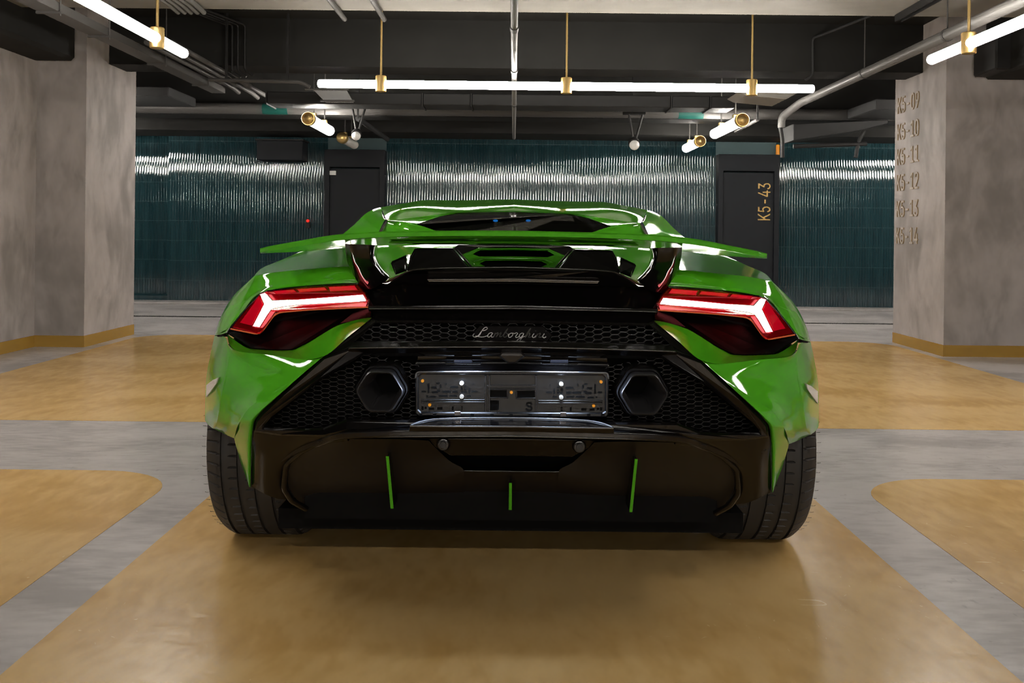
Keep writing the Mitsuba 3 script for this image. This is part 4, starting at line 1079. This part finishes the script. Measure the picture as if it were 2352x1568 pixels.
def strake(p, q_, w_):
    a, c = at(*p), at(*q_)
    m_ = [slab([a + [-w_, 0, 0], a + [w_, 0, 0], c + [w_, 0, 0], c + [-w_, 0, 0]], 0.004, 0.0008),
          slab([a + [-w_ * .8, .004, -0.002], a + [w_ * .8, .004, -0.002], c + [w_ * .8, .004, 0], c + [-w_ * .8, .004, 0]], 0.16)]
    return m_


for p, q_ in (((889.5, 1048, 2.72), (900.5, 1168, 2.80)), ((1172.5, 1109, 2.78), (1172, 1171, 2.82)), ((1461.5, 1054, 2.72), (1449, 1176, 2.80))):
    e_, b_ = strake(p, q_, 0.0042)
    k = put('strake', b_, 'm_satin_black', dif, label='diffuser fin with a green edge')
    put('strake_edge', e_, 'm_paint', dif, label='green edge of a diffuser fin')

# --- underbody and wheels
put('underbody', cat(box(-0.70, 0.70, 3.0, 6.9, 0.13, 0.19), box(-0.60, 0.60, 2.90, 3.9, 0.19, 0.70), box(-0.78, 0.78, 3.95, 5.6, 0.19, 0.55), box(-0.55, 0.55, 5.6, 6.8, 0.19, 0.5)), 'm_void', car)


def tyre(x0, x1, R, seed):
    """A road tyre on the x axis between x0 (inner) and x1 (outer face), with grooves round it and cross cuts in the outer ribs."""
    w_ = abs(x1 - x0)
    grooves = [0.13, 0.30, 0.47, 0.64, 0.81]
    s = np.unique(np.concatenate([np.linspace(0, 1, 41)] + [[g_ - 0.017, g_ - 0.013, g_ + 0.013, g_ + 0.017] for g_ in grooves]))
    n = 540
    th = np.arange(n) * 2 * np.pi / n
    prof = R - 0.055 * np.clip(np.abs(s - 0.5) * 2 - 0.62, 0, 1) ** 2 * 4.2
    prof -= 0.009 * np.max([1 - np.clip((np.abs(s - g_) - 0.013) / 0.004, 0, 1) for g_ in grooves], axis=0)
    cut = np.zeros((len(s), n))
    for lo, hi, N, slant in ((0.83, 1.0, 60, 0.9), (0.655, 0.73, 60, 0.9), (0.49, 0.56, 60, 0.9), (0.0, 0.12, 60, 0.9), (0.21, 0.29, 60, 0.9)):
        inb = ((s > lo) & (s < hi))[:, None]
        ph = (th[None, :] / (2 * np.pi) * N + slant * s[:, None]) % 1.0
        cut = np.maximum(cut, inb * (ph < 0.112) * 0.006)
    Rr = prof[:, None] - cut
    xs_ = x0 + (x1 - x0) * s
    V = np.stack([np.broadcast_to(xs_[:, None], Rr.shape), AX + Rr * np.sin(th), WR + Rr * -np.cos(th)], -1)
    rings = [(x1 + (x1 - x0) / w_ * 0.004, R - 0.075), (x1 - (x1 - x0) / w_ * 0.004, R - 0.095)]
    inner = [(x0 - (x1 - x0) / w_ * 0.004, R - 0.075), (x0, R - 0.095)]
    allr = [np.stack([np.full(n, x), AX + r * np.sin(th), WR - r * np.cos(th)], -1) for x, r in reversed(inner)] + list(V) + [np.stack([np.full(n, x), AX + r * np.sin(th), WR - r * np.cos(th)], -1) for x, r in rings]
    hairs = [loft(allr)]
    for k_ in range(26):
        a_ = 0.05 + k_ * 0.10
        c_ = np.array([x1, AX - (R - 0.03) * math.sin(a_ + 0.2), WR + (R - 0.03) * math.cos(a_ + 0.2)])
        hairs.append(tube([c_, c_ + [(x1 - x0) / w_ * 0.009, 0, 0], c_ + [(x1 - x0) / w_ * 0.013, 0, 0.001]], 0.0006, 4))
    return cat(*hairs)


for sgn in (-1, 1):
    wh = key_of('wheel', car)
    tm = tyre(sgn * 0.655, sgn * 0.952, WR, 1)
    scene[wh] = mikit.ply(tm, 'm_rubber')
    labels[wh] = {'label': 'wide black rear tyre with grooved tread'}
    rim = tube([(sgn * 0.68, AX, WR), (sgn * 0.93, AX, WR), (sgn * 0.935, AX, WR), (sgn * 0.90, AX, WR)], np.array([0.24, 0.25, 0.235, 0.06]), 40)
    put('rim', rim, 'm_dark_metal', wh, 40)
    fw = tyre(sgn * 0.70, sgn * 0.94, 0.335, 1)
    fw.apply_translation((0, 2.62, -0.010))
    put('wheel', fw, 'm_rubber', car, label='front tyre')
